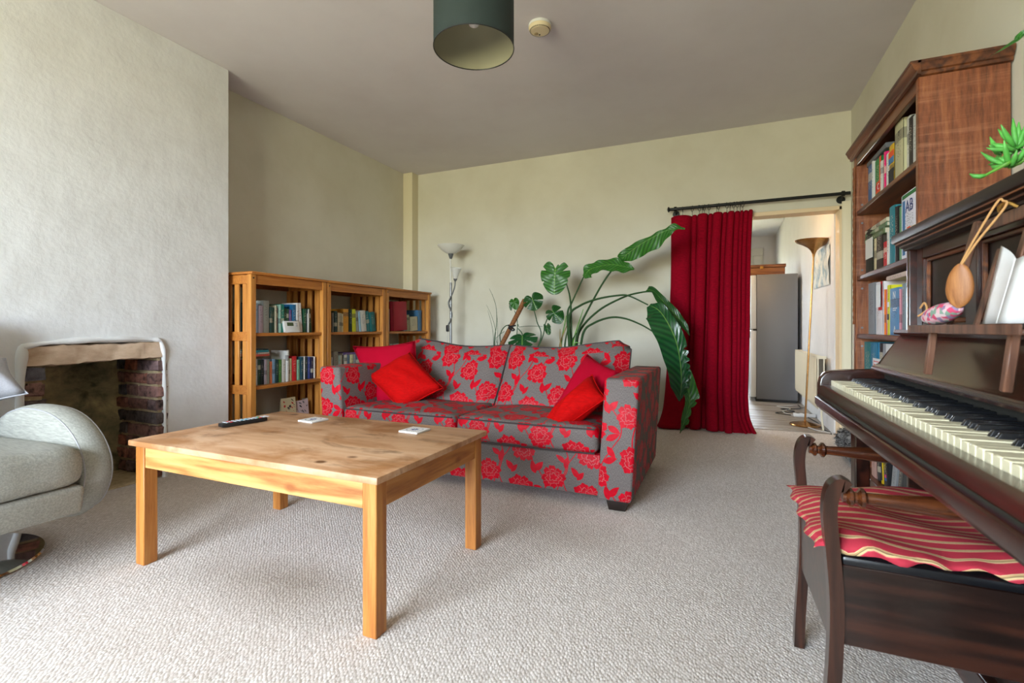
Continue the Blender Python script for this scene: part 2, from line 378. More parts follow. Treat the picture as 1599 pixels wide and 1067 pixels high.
def stripes():
    n = NT('striped_fabric', .85); sp = n.n('ShaderNodeSeparateXYZ'); n.l(n.coord('Object'), sp.inputs[0])
    f = n.mth('FRACT', n.mth('MULTIPLY', n.mth('ADD', sp.outputs['Y'], n.mth('MULTIPLY', n.noise(n.coord(), 6, 2), .003)), 33))
    c = n.ramp(f, [(0, hexc('#a82436')), (.52, hexc('#c24a55')), (.56, hexc('#c9ad7c')), (.66, hexc('#6d5a3e')), (.70, hexc('#b08e60')), (.78, hexc('#d2b888')), (.82, hexc('#a82436'))], 'CONSTANT')
    n.base(c); n.bump(n.noise(n.coord(), 300, 2), .2, .003); M['striped_fabric'] = n.m
stripes()
def leafmat(name, dark, lightc, rough=.32):
    n = NT(name, rough); c = n.n('ShaderNodeTexCoord'); sp = n.n('ShaderNodeSeparateXYZ'); n.l(c.outputs['UV'], sp.inputs[0])
    u, v = V(n, sp.outputs[0]), V(n, sp.outputs[1])
    vein = (u*(2*PI*16) + v.abs()*14).sin()
    mid = v.abs().lt(.035)
    col = n.ramp((vein*.5+.5).k, [(0, hexc(dark)), (1, hexc(lightc))])
    col = n.mix(n.mth('MULTIPLY', n.noise(n.coord(), 14, 3), .5), col, hexc(dark)); col = n.mix(n.mth('MULTIPLY', mid.k, .7), col, hexc('#6f9a45'))
    n.base(col); n.bump(vein.k, .25, .003); M[name] = n.m
leafmat('leaf_dark', '#0d3a12', '#1f5a1d'); leafmat('leaf_mid', '#1d5216', '#3a7a22', .38); leafmat('leaf_glossy', '#0b3a1c', '#1c5a28', .25)
plain('leaf_stem', '#24481f', .45, var=.2, scale=20); plain('leaf_light', '#5f9a35', .45, var=.25, scale=30); plain('succulent_green', '#57a846', .5, var=.35, scale=25)
plain('sheath_dry', '#8a7648', .8, var=.35, scale=30)
plain('terracotta', '#a65a38', .85, var=.15, scale=15); plain('soil', '#2a1d14', .95, bump=.6, scale=60); plain('pot_grey', '#7d7d7a', .6)
plain('black_metal', '#141615', .4, .3); plain('steel_grey', '#8b8d90', .35, .6); plain('plastic_grey', '#5d6062', .5)
plain('opal', '#dcdcd6', .4); plain('chrome', '#c9c9c9', .06, 1); plain('gold_metal', '#b98a55', .25, 1, var=.08, scale=8)
plain('shade_black', '#22302f', .75, bump=.1, scale=200); plain('shade_inside', '#96927a', .8)
plain('smoke_plastic', '#d9c9a4', .5); plain('dark_plastic', '#17181a', .4); plain('white_plastic', '#dcdcda', .35)
plain('fridge_grey', '#77797e', .45, .25); plain('fridge_door', '#d8dadb', .3); plain('radiator_paint', '#dcd2b8', .4); plain('radiator_inside', '#5a5244', .7)
plain('paper', '#dfddd6', .8); plain('paper_white', '#e6e8ea', .55); plain('ink', '#20222a', .6); plain('ink_white', '#e8e8e6', .6); plain('ink_navy', '#23336f', .6)
plain('ink_blue', '#3a6fa0', .6); plain('ink_orange', '#e0521c', .6); plain('ink_red', '#c41e22', .6); plain('ink_yellow', '#d8b414', .6); plain('ink_green', '#1d6a33', .6); plain('ink_pink', '#d8437f', .6)
plain('lcd', '#4b5a3c', .25); plain('cord_string', '#b98c58', .9); plain('sofa_foot', '#1c120e', .4); plain('piping_dark', '#33292a', .7)
plain('ivory', '#d8d2b4', .3, var=.06, scale=30); plain('ebony', '#101114', .28); plain('felt_dark', '#1a1a16', .9)
plain('button_grey', '#b8bcc2', .5); plain('button_red', '#c8202a', .5); plain('button_green', '#3aa648', .5); plain('button_blue', '#58b4d0', .5)
plain('cable_white', '#c4c2bc', .5); plain('cable_black', '#1c1c1c', .5); plain('lining_dark', '#0c0b0a', .9); plain('brass', '#a8844a', .3, 1)
def glass():
    n = NT('window_glass', .02); n.t.nodes.remove(n.p); tr = n.n('ShaderNodeBsdfTransparent'); gl = n.n('ShaderNodeBsdfGlossy'); gl.inputs['Roughness'].default_value = .02
    fr = n.n('ShaderNodeFresnel'); fr.inputs[0].default_value = 1.35; mx = n.n('ShaderNodeMixShader'); n.l(fr.outputs[0], mx.inputs[0]); n.l(tr.outputs[0], mx.inputs[1]); n.l(gl.outputs[0], mx.inputs[2]); n.l(mx.outputs[0], n.out.inputs[0]); M['window_glass'] = n.m
glass()
def bookmat():
    n = NT('book_cover', .5); oi = n.n('ShaderNodeObjectInfo'); sp = n.n('ShaderNodeSeparateXYZ'); n.l(n.coord('Generated'), sp.inputs[0])
    x, y, z = (V(n, sp.outputs[i]) for i in range(3)); rnd = V(n, oi.outputs['Random'])
    band = ((z - (rnd*.5+.3)).abs() - .09).lt(0)*x.gt(.9)*(rnd*7.3)._o('FRACT').gt(.55)
    mark = V(n, n.noise(n.coord('Object', (1, 40, 160)), 1.6, 2, .5)).gt(.58)*((y-.5).abs().lt(.27))*((z-.6).abs().lt(.24))*x.gt(.93)
    lum = n.n('ShaderNodeRGBToBW'); n.l(oi.outputs['Color'], lum.inputs[0]); islight = V(n, lum.outputs[0]).gt(.22)
    inkc = n.mix(islight.k, hexc('#d8d0b8'), hexc('#343038'))
    c = n.mix((band*.55).k, oi.outputs['Color'], inkc); c = n.mix((mark*.7).k, c, inkc)
    n.base(c); M['book_cover'] = n.m
    n = NT('book_pages', .85); w = n.noise(n.coord('Object', (1, 400, 1)), 3, 2); n.base(n.ramp(w, [(.3, hexc('#b9ae96')), (.7, hexc('#d8d0bc'))])); M['book_pages'] = n.m
bookmat()
def brickmat():
    n = NT('brick_burnt', .85); oi = n.n('ShaderNodeObjectInfo'); f = n.noise(n.coord(), 22, 5, .65)
    c = n.ramp(f, [(.32, hexc('#4a4444')), (.5, (.6, .6, .6, 1)), (.7, (1, 1, 1, 1))]); n.base(n.mix(1.0, c, oi.outputs['Color'], 'MULTIPLY')); n.bump(f, .7, .01); M['brick_burnt'] = n.m
    n = NT('mortar', .95); f = n.noise(n.coord(), 18, 5, .7); n.base(n.ramp(f, [(.3, hexc('#9a8868')), (.7, hexc('#d2be98'))])); n.bump(f, .8, .012); M['mortar'] = n.m
    n = NT('lintel_stone', .9); f = n.noise(n.coord('Object', (1, .6, 1.4)), 7, 6, .65); n.base(n.ramp(f, [(.3, hexc('#a88c72')), (.5, hexc('#ccb298')), (.72, hexc('#dcc6b8'))])); n.bump(f, .5, .012); M['lintel_stone'] = n.m
    n = NT('fireback', .95); f = n.noise(n.coord('Object', (1, 1, 1.2)), 5, 6, .65, .4); n.base(n.ramp(f, [(.34, hexc('#45462f')), (.5, hexc('#8c8060')), (.64, hexc('#b8a67a')), (.8, hexc('#d0bf98'))])); n.bump(f, .8, .012); M['fireback'] = n.m
brickmat()
# ================================================================== SETTING
XL, XR, YB, ZC = -3.46, 0.98, 4.85, 2.747
XB, YB0, YB1 = -3.2, .86, 2.34               # chimney breast face and its two ends
struct('floor', MB().box((-3.7, FW_Y-.1, -.1), (1.1, 5.0, 0)), M['carpet'], 'beige looped carpet floor of the living room')
struct('ceiling', MB().box((-3.8, FW_Y-.2, ZC), (1.15, 5.0, ZC+.1)), M['plaster_ceiling'], 'plain pinkish grey ceiling above the living room')
w = MB()
w.box((-.0-3.8, YB, 0), (.02, YB+.15, ZC)); w.box((.02, YB, 1.955), (.92, YB+.15, ZC)); w.box((.92, YB, 0), (1.1, YB+.15, ZC))
struct('wall_back', w, M['plaster'], 'cream back wall behind the sofa with the doorway')
w = MB(); w.box((-3.8, FW_Y-.1, 0), (XL, 1.20, ZC)); w.box((-3.8, 1.20, .95), (XL, 1.95, ZC)); w.box((-3.8, 1.95, 0), (XL, YB, ZC))
struct('wall_left', w, M['plaster'], 'cream left wall of the alcove behind the pine bookcases')
struct('wall_right', MB().box((XR, FW_Y-.1, 0), (XR+.12, YB, ZC)), M['plaster'], 'cream right wall behind the piano and dark bookcase')
w = MB(); y0, y1 = FW_Y-.12, FW_Y
w.box((-3.7, y0, 0), (FWX0, y1, ZC)); w.box((FWX1, y0, 0), (1.1, y1, ZC)); w.box((FWX0, y0, 0), (FWX1, y1, FWZ0)); w.box((FWX0, y0, FWZ1), (FWX1, y1, ZC))
struct('wall_front', w, M['plaster'], 'front wall with the large sash window behind the camera')
f = MB(); t = .05
for a, b in ((FWX0, FWX0+t), (FWX1-t, FWX1), (-2.18, -2.10), (-1.40, -1.32)): f.box((a, y0+.02, FWZ0), (b, y0+.08, FWZ1))
for a, b in ((FWZ0, FWZ0+t), (FWZ1-t, FWZ1), (1.44, 1.48)): f.box((FWX0, y0+.022, a), (FWX1, y0+.078, b))
wo = struct('window_1', f, M['paint_white'], 'white painted sash window of the front wall')
struct('pane', MB().box((FWX0+.02, y0+.045, FWZ0+.02), (FWX1-.02, y0+.049, FWZ1-.02)), M['window_glass'], parent=wo)
struct('window_sill', MB().box((FWX0-.06, y1-.0, FWZ0-.04), (FWX1+.06, y1+.06, FWZ0-.002), .008), M['paint_white'], parent=wo)
# chimney breast with its plaster opening
OY0, OY1, OZ = 1.245, 1.905, .846
w = MB()
w.prism([(YB0, 0), (OY0, 0), (OY0, OZ-.04), (OY0+.03, OZ), (OY1-.03, OZ), (OY1, OZ-.04), (OY1, 0), (YB1-.012, 0), (YB1, .012), (YB1, ZC-.001), (YB0, ZC-.001)], XL, XB, 'yz')
br = struct('wall_chimney_breast', w, M['plaster_breast'], 'white uneven plaster chimney breast around the open brick fireplace')
pts = [(XB, OY0-.012, .0), (XB, OY0-.014, .40), (XB+.004, OY0-.006, .78), (XB+.006, OY0+.03, OZ-.005), (XB+.012, OY0+.30, OZ+.018), (XB+.004, OY1-.08, OZ+.012), (XB+.004, OY1-.008, OZ-.03), (XB, OY1+.008, .55), (XB, OY1+.012, 0)]
c = catmull(pts, 6)
struct('plaster_rim', MB().tube(c, [.013+.006*math.sin(i*.9)*math.sin(i*.37)+.006*math.exp(-((i-12)/7)**2) for i in range(len(c))], 10), M['plaster_breast'], parent=br)
# lintel: one rough stone, worn edges
l = MB()
def lint(u, v):
    y = lerp(OY0+.005, OY1-.012, u); a = v*2*PI; cz, cx = math.cos(a), math.sin(a)
    sx = .11*max(-1, min(1, cx*1.35)); sz = (.052+.004*math.sin(u*7))*max(-1, min(1, cz*1.5))
    n = .003*math.sin(u*23+v*12.566)+.0025*math.sin(u*51+v*18.85)+.002*math.sin(u*87)
    return (XB-.10+sx+n, y, .795+sz+n*.7-.018*(1-u)*.6)
struct('stone_lintel', l.grid(lambda u, v: lint(v, u), 20, 26, closeu=True), M['lintel_stone'], parent=br)
struct('fireback', MB().grid(lambda u, v: (-3.60+.012*math.sin(u*11)*math.cos(v*9)+.01*math.sin(v*23+u*7), lerp(1.22, 1.92, u), lerp(0, .93, v)), 20, 24), M['fireback'], parent=br)
mo = MB(); mo.box((-3.64, 1.882, 0), (-3.212, 1.94, .75)); mo.box((-3.64, 1.235, 0), (-3.215, 1.325, .75)); mo.box((-3.66, 1.2, .93), (-3.3, 1.95, .96))
mo.box((-3.8, 1.1, 0), (-3.66, 2.05, 1.1))  # unseen backing block, added to stop sky light leaking past the fireback
struct('mortar_and_backing', mo, M['mortar'], parent=br)
struct('hearth_slab', MB().box((-3.64, 1.30, 0), (-3.215, 1.89, .006), .002), M['mortar'], parent=br)
bcols = ['#a87c74', '#8a6e6e', '#b87a68', '#6e6262', '#94685e', '#c67a60', '#74707a', '#a0766c']
rb = random.Random(4); CH = .0815
def rough_brick(lo, hi, j=.005):
    m = MB(); m.box(lo, hi, .007, 2)
    for v in m.b.verts: v.co += Vector((rb.uniform(-j, j), rb.uniform(-j, j), rb.uniform(-j, j)))
    return m
for r in range(9):
    z0 = r*CH+.010; z1 = z0+CH-.017
    x = -3.198 + rb.uniform(-.003, .003); seq = [.10, .20, .105] if r % 2 else [.205, .105, .10]
    for Ln in seq:
        Ln += rb.uniform(-.012, .012); pr = rb.uniform(-.004, .006)
        o = struct('brick', rough_brick((x-Ln, 1.867-pr, z0), (x, 1.93, z1)), M['brick_burnt'], parent=br); o.color = hexc(bcols[rb.randrange(8)])
        x -= Ln+.014
    yw = .075 if r % 2 else .082; x1 = -3.198+rb.uniform(-.006, .004)
    o = struct('brick', rough_brick((x1-.20, 1.252, z0), (x1, 1.252+yw, z1)), M['brick_burnt'], parent=br); o.color = hexc(bcols[rb.randrange(8)])
struct('trim_1', MB().box((XL, YB-.12, 0), (-3.33, YB, ZC), .004), M['paint_cream'], 'cream boxed-in pipe in the back left corner')
struct('baseboard_back', MB().prism([(YB, 0), (YB-.018, 0), (YB-.018, .10), (YB-.008, .125), (YB, .125)], -3.33, -.07, 'yz'), M['paint_white'], 'white baseboard along the back wall')
# doorway: lining, architrave
d = MB(); d.box((.02, YB-.005, 0), (.05, YB+.155, 1.955), .002); d.box((.895, YB-.005, 0), (.925, YB+.155, 1.955), .002); d.box((.02, YB-.005, 1.925), (.925, YB+.155, 1.96), .002)
do = struct('door_1', d, plain('lining_warm_light', '#e0c8a2', .45), 'cream lined doorway opening into the kitchen')  # peach light seen on the jamb is put into the lining colour
a = MB(); a.prism([(.912, YB), (.975, YB), (.975, YB-.022), (.955, YB-.018), (.925, YB-.016), (.912, YB-.008)], 0, 1.99, 'xy')
a.box((-.05, YB-.018, 1.94), (.03, YB, 2.0), .003); a.box((-.05, YB-.018, 0), (.03, YB, 1.95), .003)
struct('architrave', a, M['paint_cream'], parent=do)
# ---- kitchen beyond
KX0, KX1, KY0, KY1, KZ = -2.0, .885, 5.0, 10.2, 2.65
kf = struct('floor_kitchen', MB().box((KX0-.1, 5.0, -.1), (KX1+.1, KY1+.1, -.012)), M['lining_dark'], 'grey boarded kitchen floor beyond the doorway')
y = 5.004
while y < 8.0:
    for x0, x1 in ((KX0, -.3+.4*math.sin(y*9)), (-.3+.4*math.sin(y*9)+.003, KX1)):
        struct('plank', MB().box((x0, y, -.02), (x1, y+.138, -.002+.002*math.sin(y*31)), .003), M['kitchen_board'], parent=kf)
    y += .142
struct('floor_threshold', MB().box((.05, 4.985, 0), (.895, 5.02, .006), .002), M['kitchen_board'], parent=kf)
struct('ceiling_kitchen', MB().box((KX0-.1, 5.0, KZ), (KX1+.2, KY1+.1, KZ+.1)), M['plaster_kitchen'], 'white kitchen ceiling')
struct('wall_kitchen_right', MB().box((KX1, 5.0, -.02), (KX1+.12, KY1, KZ)), M['plaster_kitchen'], 'white kitchen right wall behind the brass floor lamp')
w = MB(); w.box((KX0-.12, 5.0, -.02), (KX0, 6.2, KZ)); w.box((KX0-.12, 7.0, -.02), (KX0, KY1, KZ)); w.box((KX0-.12, 6.2, -.02), (KX0, 7.0, 1.25)); w.box((KX0-.12, 6.2, 2.15), (KX0, 7.0, KZ))
struct('wall_kitchen_left', w, M['plaster_kitchen'], 'white kitchen left wall with a window')
wx0, wx1, wz0, wz1 = -.35, .52, 1.0, 2.28
w = MB(); w.box((KX0-.1, KY1, -.02), (wx0, KY1+.15, KZ)); w.box((wx1, KY1, -.02), (KX1+.1, KY1+.15, KZ)); w.box((wx0, KY1, -.02), (wx1, KY1+.15, wz0)); w.box((wx0, KY1, wz1), (wx1, KY1+.15, KZ))
struct('wall_kitchen_far', w, M['plaster_kitchen'], 'white far wall of the kitchen above the refrigerator')
f = MB()
for x0, x1 in ((wx0, wx0+.07), (wx1-.09, wx1), (.05, .10)): f.box((x0, KY1-.02, wz0), (x1, KY1+.06, wz1), .004)
for z0, z1 in ((wz0, wz0+.07), (wz1-.09, wz1)): f.box((wx0, KY1-.018, z0), (wx1, KY1+.058, z1), .004)
f.box((wx0-.1, KY1-.03, wz1), (wx1+.16, KY1, wz1+.14), .004); f.box((wx1, KY1-.03, wz0), (wx1+.16, KY1, wz1+.0), .004)
wk = struct('window_2', f, M['paint_white'], 'small white framed window in the far kitchen wall')
struct('pane', MB().box((wx0+.03, KY1+.02, wz0+.03), (wx1-.03, KY1+.024, wz1-.03)), M['window_glass'], parent=wk)
f = MB()
for a, b in ((6.2, 6.26), (6.57, 6.62), (6.94, 7.0)): f.box((KX0-.09, a, 1.25), (KX0-.03, b, 2.15), .003)
for a, b in ((1.25, 1.31), (2.09, 2.15)): f.box((KX0-.088, 6.2, a), (KX0-.032, 7.0, b), .003)
wk = struct('window_3', f, M['paint_white'], 'white framed window in the kitchen left wall')
struct('pane', MB().box((KX0-.062, 6.23, 1.28), (KX0-.058, 6.97, 2.12)), M['window_glass'], parent=wk)

# ================================================================== COFFEE TABLE
TX0, TX1, TY0, TY1, TH = -2.14, -.928, 1.143, 1.865, .49
t = thing('coffee_table', 'worn pine coffee table with square legs on the beige carpet', 'table', ((TX0+TX1)/2, (TY0+TY1)/2, 0))
wpart('tabletop', MB().box((TX0, TY0, TH-.022), (TX1, TY1, TH), .004, 2), M['table_top_wood'], t)
for (x, y) in ((TX0+.018, TY0+.018), (TX1-.018-.052, TY0+.018), (TX1-.018-.052, TY1-.018-.052), (TX0+.018, TY1-.018-.052)):
    wpart('leg', MB().box((x, y, 0), (x+.052, y+.052, TH-.022), .003), M['pine'], t)
for y in (TY0+.022, TY1-.044): wpart('apron', MB().box((TX0+.071, y, TH-.107), (TX1-.071, y+.022, TH-.022), .002), M['pine_x'], t)
for x in (TX0+.022, TX1-.044): wpart('apron', MB().box((x, TY0+.071, TH-.107), (x+.022, TY1-.071, TH-.022), .002), M['pine_y'], t)
# remote control
p0, p1 = atZ(344, 664, TH+.012), atZ(414, 653, TH+.012); mid = (p0+p1)/2; an = math.atan2(p1.y-p0.y, p1.x-p0.x)
r = thing('remote_control', 'black television remote with coloured buttons lying on the pine table', 'remote', (mid.x, mid.y, TH), an)
Ln = min(.235, (p1-p0).length); hw = .026
MB().prism([(-Ln/2, -hw*.72), (-Ln/2+.02, -hw*.95), (0, -hw*.86), (Ln/2-.02, -hw), (Ln/2, -hw*.75), (Ln/2, hw*.75), (Ln/2-.02, hw), (0, hw*.86), (-Ln/2+.02, hw*.95), (-Ln/2, hw*.72)], .001, .019, 'xy', .005, 2).build('body', M['dark_plastic'], r)
for i in range(11):
    for j in range(3):
        mt = M['button_grey']
        if i == 1: mt = [M['button_red'], M['button_grey'], M['button_red']][j]
        if i == 8: mt = [M['button_red'], M['button_green'], M['button_blue']][j]
        if i in (4, 5) and j == 1: mt = M['button_blue']
        x, y = -Ln/2+.022+i*.0185, (j-1)*.014
        MB().rbox((x, y, .0198), (.010, .0085, .003), bev=.001).build('button', mt, r)
# coasters
for k, (q, lab) in enumerate((([(464, 656), (493, 660), (514, 653), (486, 650)], 'white tile coaster with dark emblem next to the remote control'), ([(622, 673), (655, 677), (673, 669), (641, 664)], 'white tile coaster with dark emblem at the table corner by the sofa'))):
    P = [atZ(x, y, TH+.009) for x, y in q]; c = sum(P, Vector())/4; an = math.atan2((P[1]-P[0]).y, (P[1]-P[0]).x)
    o = thing('coaster', lab, 'coaster', (c.x, c.y, TH+.0005), an, 'tile coasters on the coffee table')
    MB().box((-.048, -.048, 0), (.048, .048, .008), .0015).build('tile', M['white_plastic'], o)
    e = MB()
    for a in range(8):
        th = a*PI/4; e.prism([(.003*math.cos(th), .003*math.sin(th)), (.011*math.cos(th-.3), .011*math.sin(th-.3)), (.019*math.cos(th), .019*math.sin(th)), (.011*math.cos(th+.3), .011*math.sin(th+.3))], .0079, .0084, 'xy')
    e.build('emblem', M['ink_navy'], o, smooth=False)
    e = MB()
    for a in range(24):
        th = a*PI/12; e.prism([(rr*math.cos(th+s), rr*math.sin(th+s)) for rr, s in ((.031, 0), (.035, .09), (.039, 0), (.035, -.09))], .0079, .0083, 'xy')
    e.build('border', M['steel_grey'], o, smooth=False)

# ================================================================== SOFA
SX0, SX1, SY0, SY1 = -2.43, -.42, 2.45, 3.40
ss = thing('sofa', 'grey two-seat sofa with red peony pattern behind the pine table', 'sofa', ((SX0+SX1)/2, (SY0+SY1)/2, 0))
FL = M['floral_fabric']
wpart('base', MB().box((SX0+.16, SY0+.02, .06), (SX1-.16, SY1-.03, .275), .012, 2), FL, ss, uv=(.05, .02))
for sgn, xo, xi in ((-1, SX0, SX0+.175), (1, SX1, SX1-.175)):
    fl = .04*sgn     # the arms flare outwards towards the top
    b = [(min(xo, xi), SY0, .05), (max(xo, xi), SY0, .05), (max(xo, xi), SY1, .05), (min(xo, xi), SY1, .05)]
    tp = [(x+fl*1.0, y+(.0 if y < 3 else -.03), .672) for x, y, z in b]
    wpart('armrest', MB().hexa(b+tp, .016, 3), FL, ss, uv=(.02 if sgn > 0 else .31, .10))
XM = (SX0+SX1)/2; IX0, IX1 = SX0+.165, SX1-.165
for sgn, x0, x1 in ((-1, IX0, XM), (1, XM, IX1)):
    # seat cushion
    def seat(u, v, x0=x0, x1=x1):
        return u, v
    sc = MB(); sc.box((x0+.004, SY0-.006, .28), (x1-.004, SY1-.30, .415), .03, 3)
    bmesh.ops.subdivide_edges(sc.b, edges=[e for e in sc.b.edges if e.calc_length() > .3], cuts=9, use_grid_fill=True)
    for v in sc.b.verts:
        u = (v.co.x-x0)/(x1-x0); w_ = (v.co.y-SY0)/(SY1-.3-SY0)
        if v.co.z > .35: v.co.z += .022*math.sin(PI*max(0, min(1, u)))*math.sin(PI*max(0, min(1, w_*.9+.1))) + .005*math.sin(u*9+w_*7)
        if v.co.y < SY0+.02: v.co.y -= .012*math.sin(PI*max(0, min(1, u)))
    so = wpart('seat_cushion', sc, FL, ss, uv=(.11 if sgn > 0 else .27, .23))
    for zz in (.284, .408):
        wpart('piping', MB().tube([(x0+.02, SY0-.004, zz), (x0+(x1-x0)*.25, SY0-.014, zz), (x0+(x1-x0)*.5, SY0-.017, zz), (x0+(x1-x0)*.75, SY0-.014, zz), (x1-.02, SY0-.004, zz)], .0045, 6), M['piping_dark'], so)
    # back cushion: leaning slab, top edge dipping between raised outer corner and middle seam
    bx0, bx1 = (x0-.0 if sgn > 0 else x0-.03), (x1+.035 if sgn > 0 else x1)
    def topz(u):
        s_ = u if sgn > 0 else 1-u
        return .805 - .018*math.sin(PI*min(1, s_*1.5)) + .036*max(0, (min(s_, .88)-.45)/.43)**1.6
    def back(u, v, side, bx0=bx0, bx1=bx1, topz=topz):
        uu = max(0, min(1, u)); vv = max(0, min(1, v)); z = lerp(.40, topz(uu), vv)
        rr = .055; s_ = (bx1-bx0)/2; e = min(1, (1-uu)*2*s_/rr) if sgn > 0 else min(1, uu*2*s_/rr)
        puff = .075*(min(1, 9*uu*(1-uu))*min(1, 7*vv*(1-vv)+.2))**.5
        ym = lerp(2.965, 3.245, vv**.9)
        cr = max(0, (vv-.86)/.14); sx = lerp(bx0, bx1, uu)
        if cr > 0:                                            # rounded outer top corner
            k = .085*(1-math.sqrt(max(0, 1-cr*cr)));
            if sgn > 0: sx = min(sx, bx1-k)
            else: sx = max(sx, bx0+k)
        return (sx, ym + side*puff, z)
    bc = MB(); nu, nv = 16, 14
    bc.grid(lambda u, v: back(u, v, -1), nu, nv); bc.grid(lambda u, v: back(u, v, 1), nu, nv)
    bo = wpart('back_cushion', bc, FL, ss, uv=(.19 if sgn > 0 else .33, .09), clean=True, angle=1.4)
    rim = [back(0 if sgn > 0 else 1, 0, 0)] + [back(i/14 if sgn > 0 else 1-i/14, 1, 0) for i in range(15)] + [back(1 if sgn > 0 else 0, 1-i/8, 0) for i in range(1, 9)]
    # front piping runs around the welt of each cushion
    wpart('piping', MB().tube([(p[0], p[1], p[2]+.002) for p in rim], .005, 6), M['piping_dark'], bo)
fr = MB(); fr.hexa([(SX0+.17, 3.26, .06), (SX1-.17, 3.26, .06), (SX1-.17, SY1-.01, .06), (SX0+.17, SY1-.01, .06), (SX0+.19, 3.31, .76), (SX1-.19, 3.31, .76), (SX1-.19, SY1, .76), (SX0+.19, SY1, .76)], .02, 3)
wpart('back_frame', fr, FL, ss, uv=(.1, .3))
for x in (SX0+.03, SX1-.13):
    for y in (SY0+.012, SY1-.12): wpart('foot', MB().hexa([(x+.012, y+.01, 0), (x+.095, y+.01, 0), (x+.095, y+.09, 0), (x+.012, y+.09, 0), (x, y, .058), (x+.107, y, .058), (x+.107, y+.10, .058), (x, y+.10, .058)], .003), M['sofa_foot'], ss)

# ------------------------------------------------------------------ loose cushions
def cushion(name, label, corners, thick, mat, group=None, n=16, pinch=.10, wr=.006, seed=0, cat='cushion'):
    P = [Vector(p) for p in corners]; c = sum(P, Vector())/4
    U = ((P[1]-P[0])+(P[2]-P[3]))/2; W = ((P[3]-P[0])+(P[2]-P[1]))/2; N = U.cross(W).normalized()
    o = thing(name, label, cat, c, 0, group); m = MB(); L = m.b.loops.layers.uv.new('UVMap'); rn = random.Random(seed); a, b2, c2 = (rn.uniform(0, 6) for _ in range(3))
    def fn(side):
        def g(u, v):
            q = P[0]*(1-u)*(1-v)+P[1]*u*(1-v)+P[2]*u*v+P[3]*(1-u)*v
            x, y = 2*u-1, 2*v-1
            q = q + (c-q)*pinch*((1-x*x)*(abs(y)**4)+(1-y*y)*(abs(x)**4))
            h = thick/2*((1-x*x)*(1-y*y))**.42 if abs(x) < 1 and abs(y) < 1 else 0
            h *= 1+.12*math.sin(3.1*x+a)*math.sin(2.7*y+b2)
            return q + N*side*(h + wr*math.sin(9*x+4*y+c2)*(1-x*x)*(1-y*y)) - Vector(c)
        return g
    for sd in (1, -1):
        k = len(m.b.faces); m.grid(fn(sd), n, n); m.b.faces.ensure_lookup_table()
        for i in range(n):
            for j in range(n):
                f = m.b.faces[k+i*n+j]
                for lp, (du, dv) in zip(f.loops, ((0, 0), (1, 0), (1, 1), (0, 1))): lp[L].uv = ((i+du)/n, (j+dv)/n)
    m.build('cover', mat, o, clean=True, angle=2.6)
    ed = [fn(0)(i/n, 0) for i in range(n)] + [fn(0)(1, i/n) for i in range(n)] + [fn(0)(1-i/n, 1) for i in range(n)] + [fn(0)(0, 1-i/n) for i in range(n+1)]
    MB().tube(ed, .0035, 5).build('seam', mat, o)
    return o
GC = 'red scatter cushions on the sofa'
cushion('scatter_cushion', 'crimson corduroy cushion propped upright in the sofa corner by the bookcases', [atY(580, 636, 2.82), atY(668, 630, 2.86), atY(648, 533, 3.02), atY(551, 541, 3.00)], .17, M['corduroy'], GC, seed=1)
cushion('scatter_cushion', 'bright red velvet cushion standing on its corner before the crimson corduroy cushion', [atY(627, 643, 2.66), atY(692, 606, 2.80), atY(640, 550, 2.93), atY(573, 588, 2.78)], .17, M['velvet_red'], GC, seed=2, pinch=.06)
cushion('scatter_cushion', 'crimson corduroy cushion leaning on the sofa back beside the flared arm', [atY(862, 640, 2.76), atY(940, 636, 2.74), atY(968, 582, 2.84), atY(917, 553, 3.02)], .13, M['corduroy'], GC, seed=3)
cushion('scatter_cushion', 'bright red velvet cushion tipped against the sofa arm nearest the curtain', [atY(846, 668, 2.58), atY(868, 678, 2.50), atY(946, 622, 2.58), atY(925, 585, 2.74)], .15, M['velvet_red'], GC, seed=4, pinch=.05)
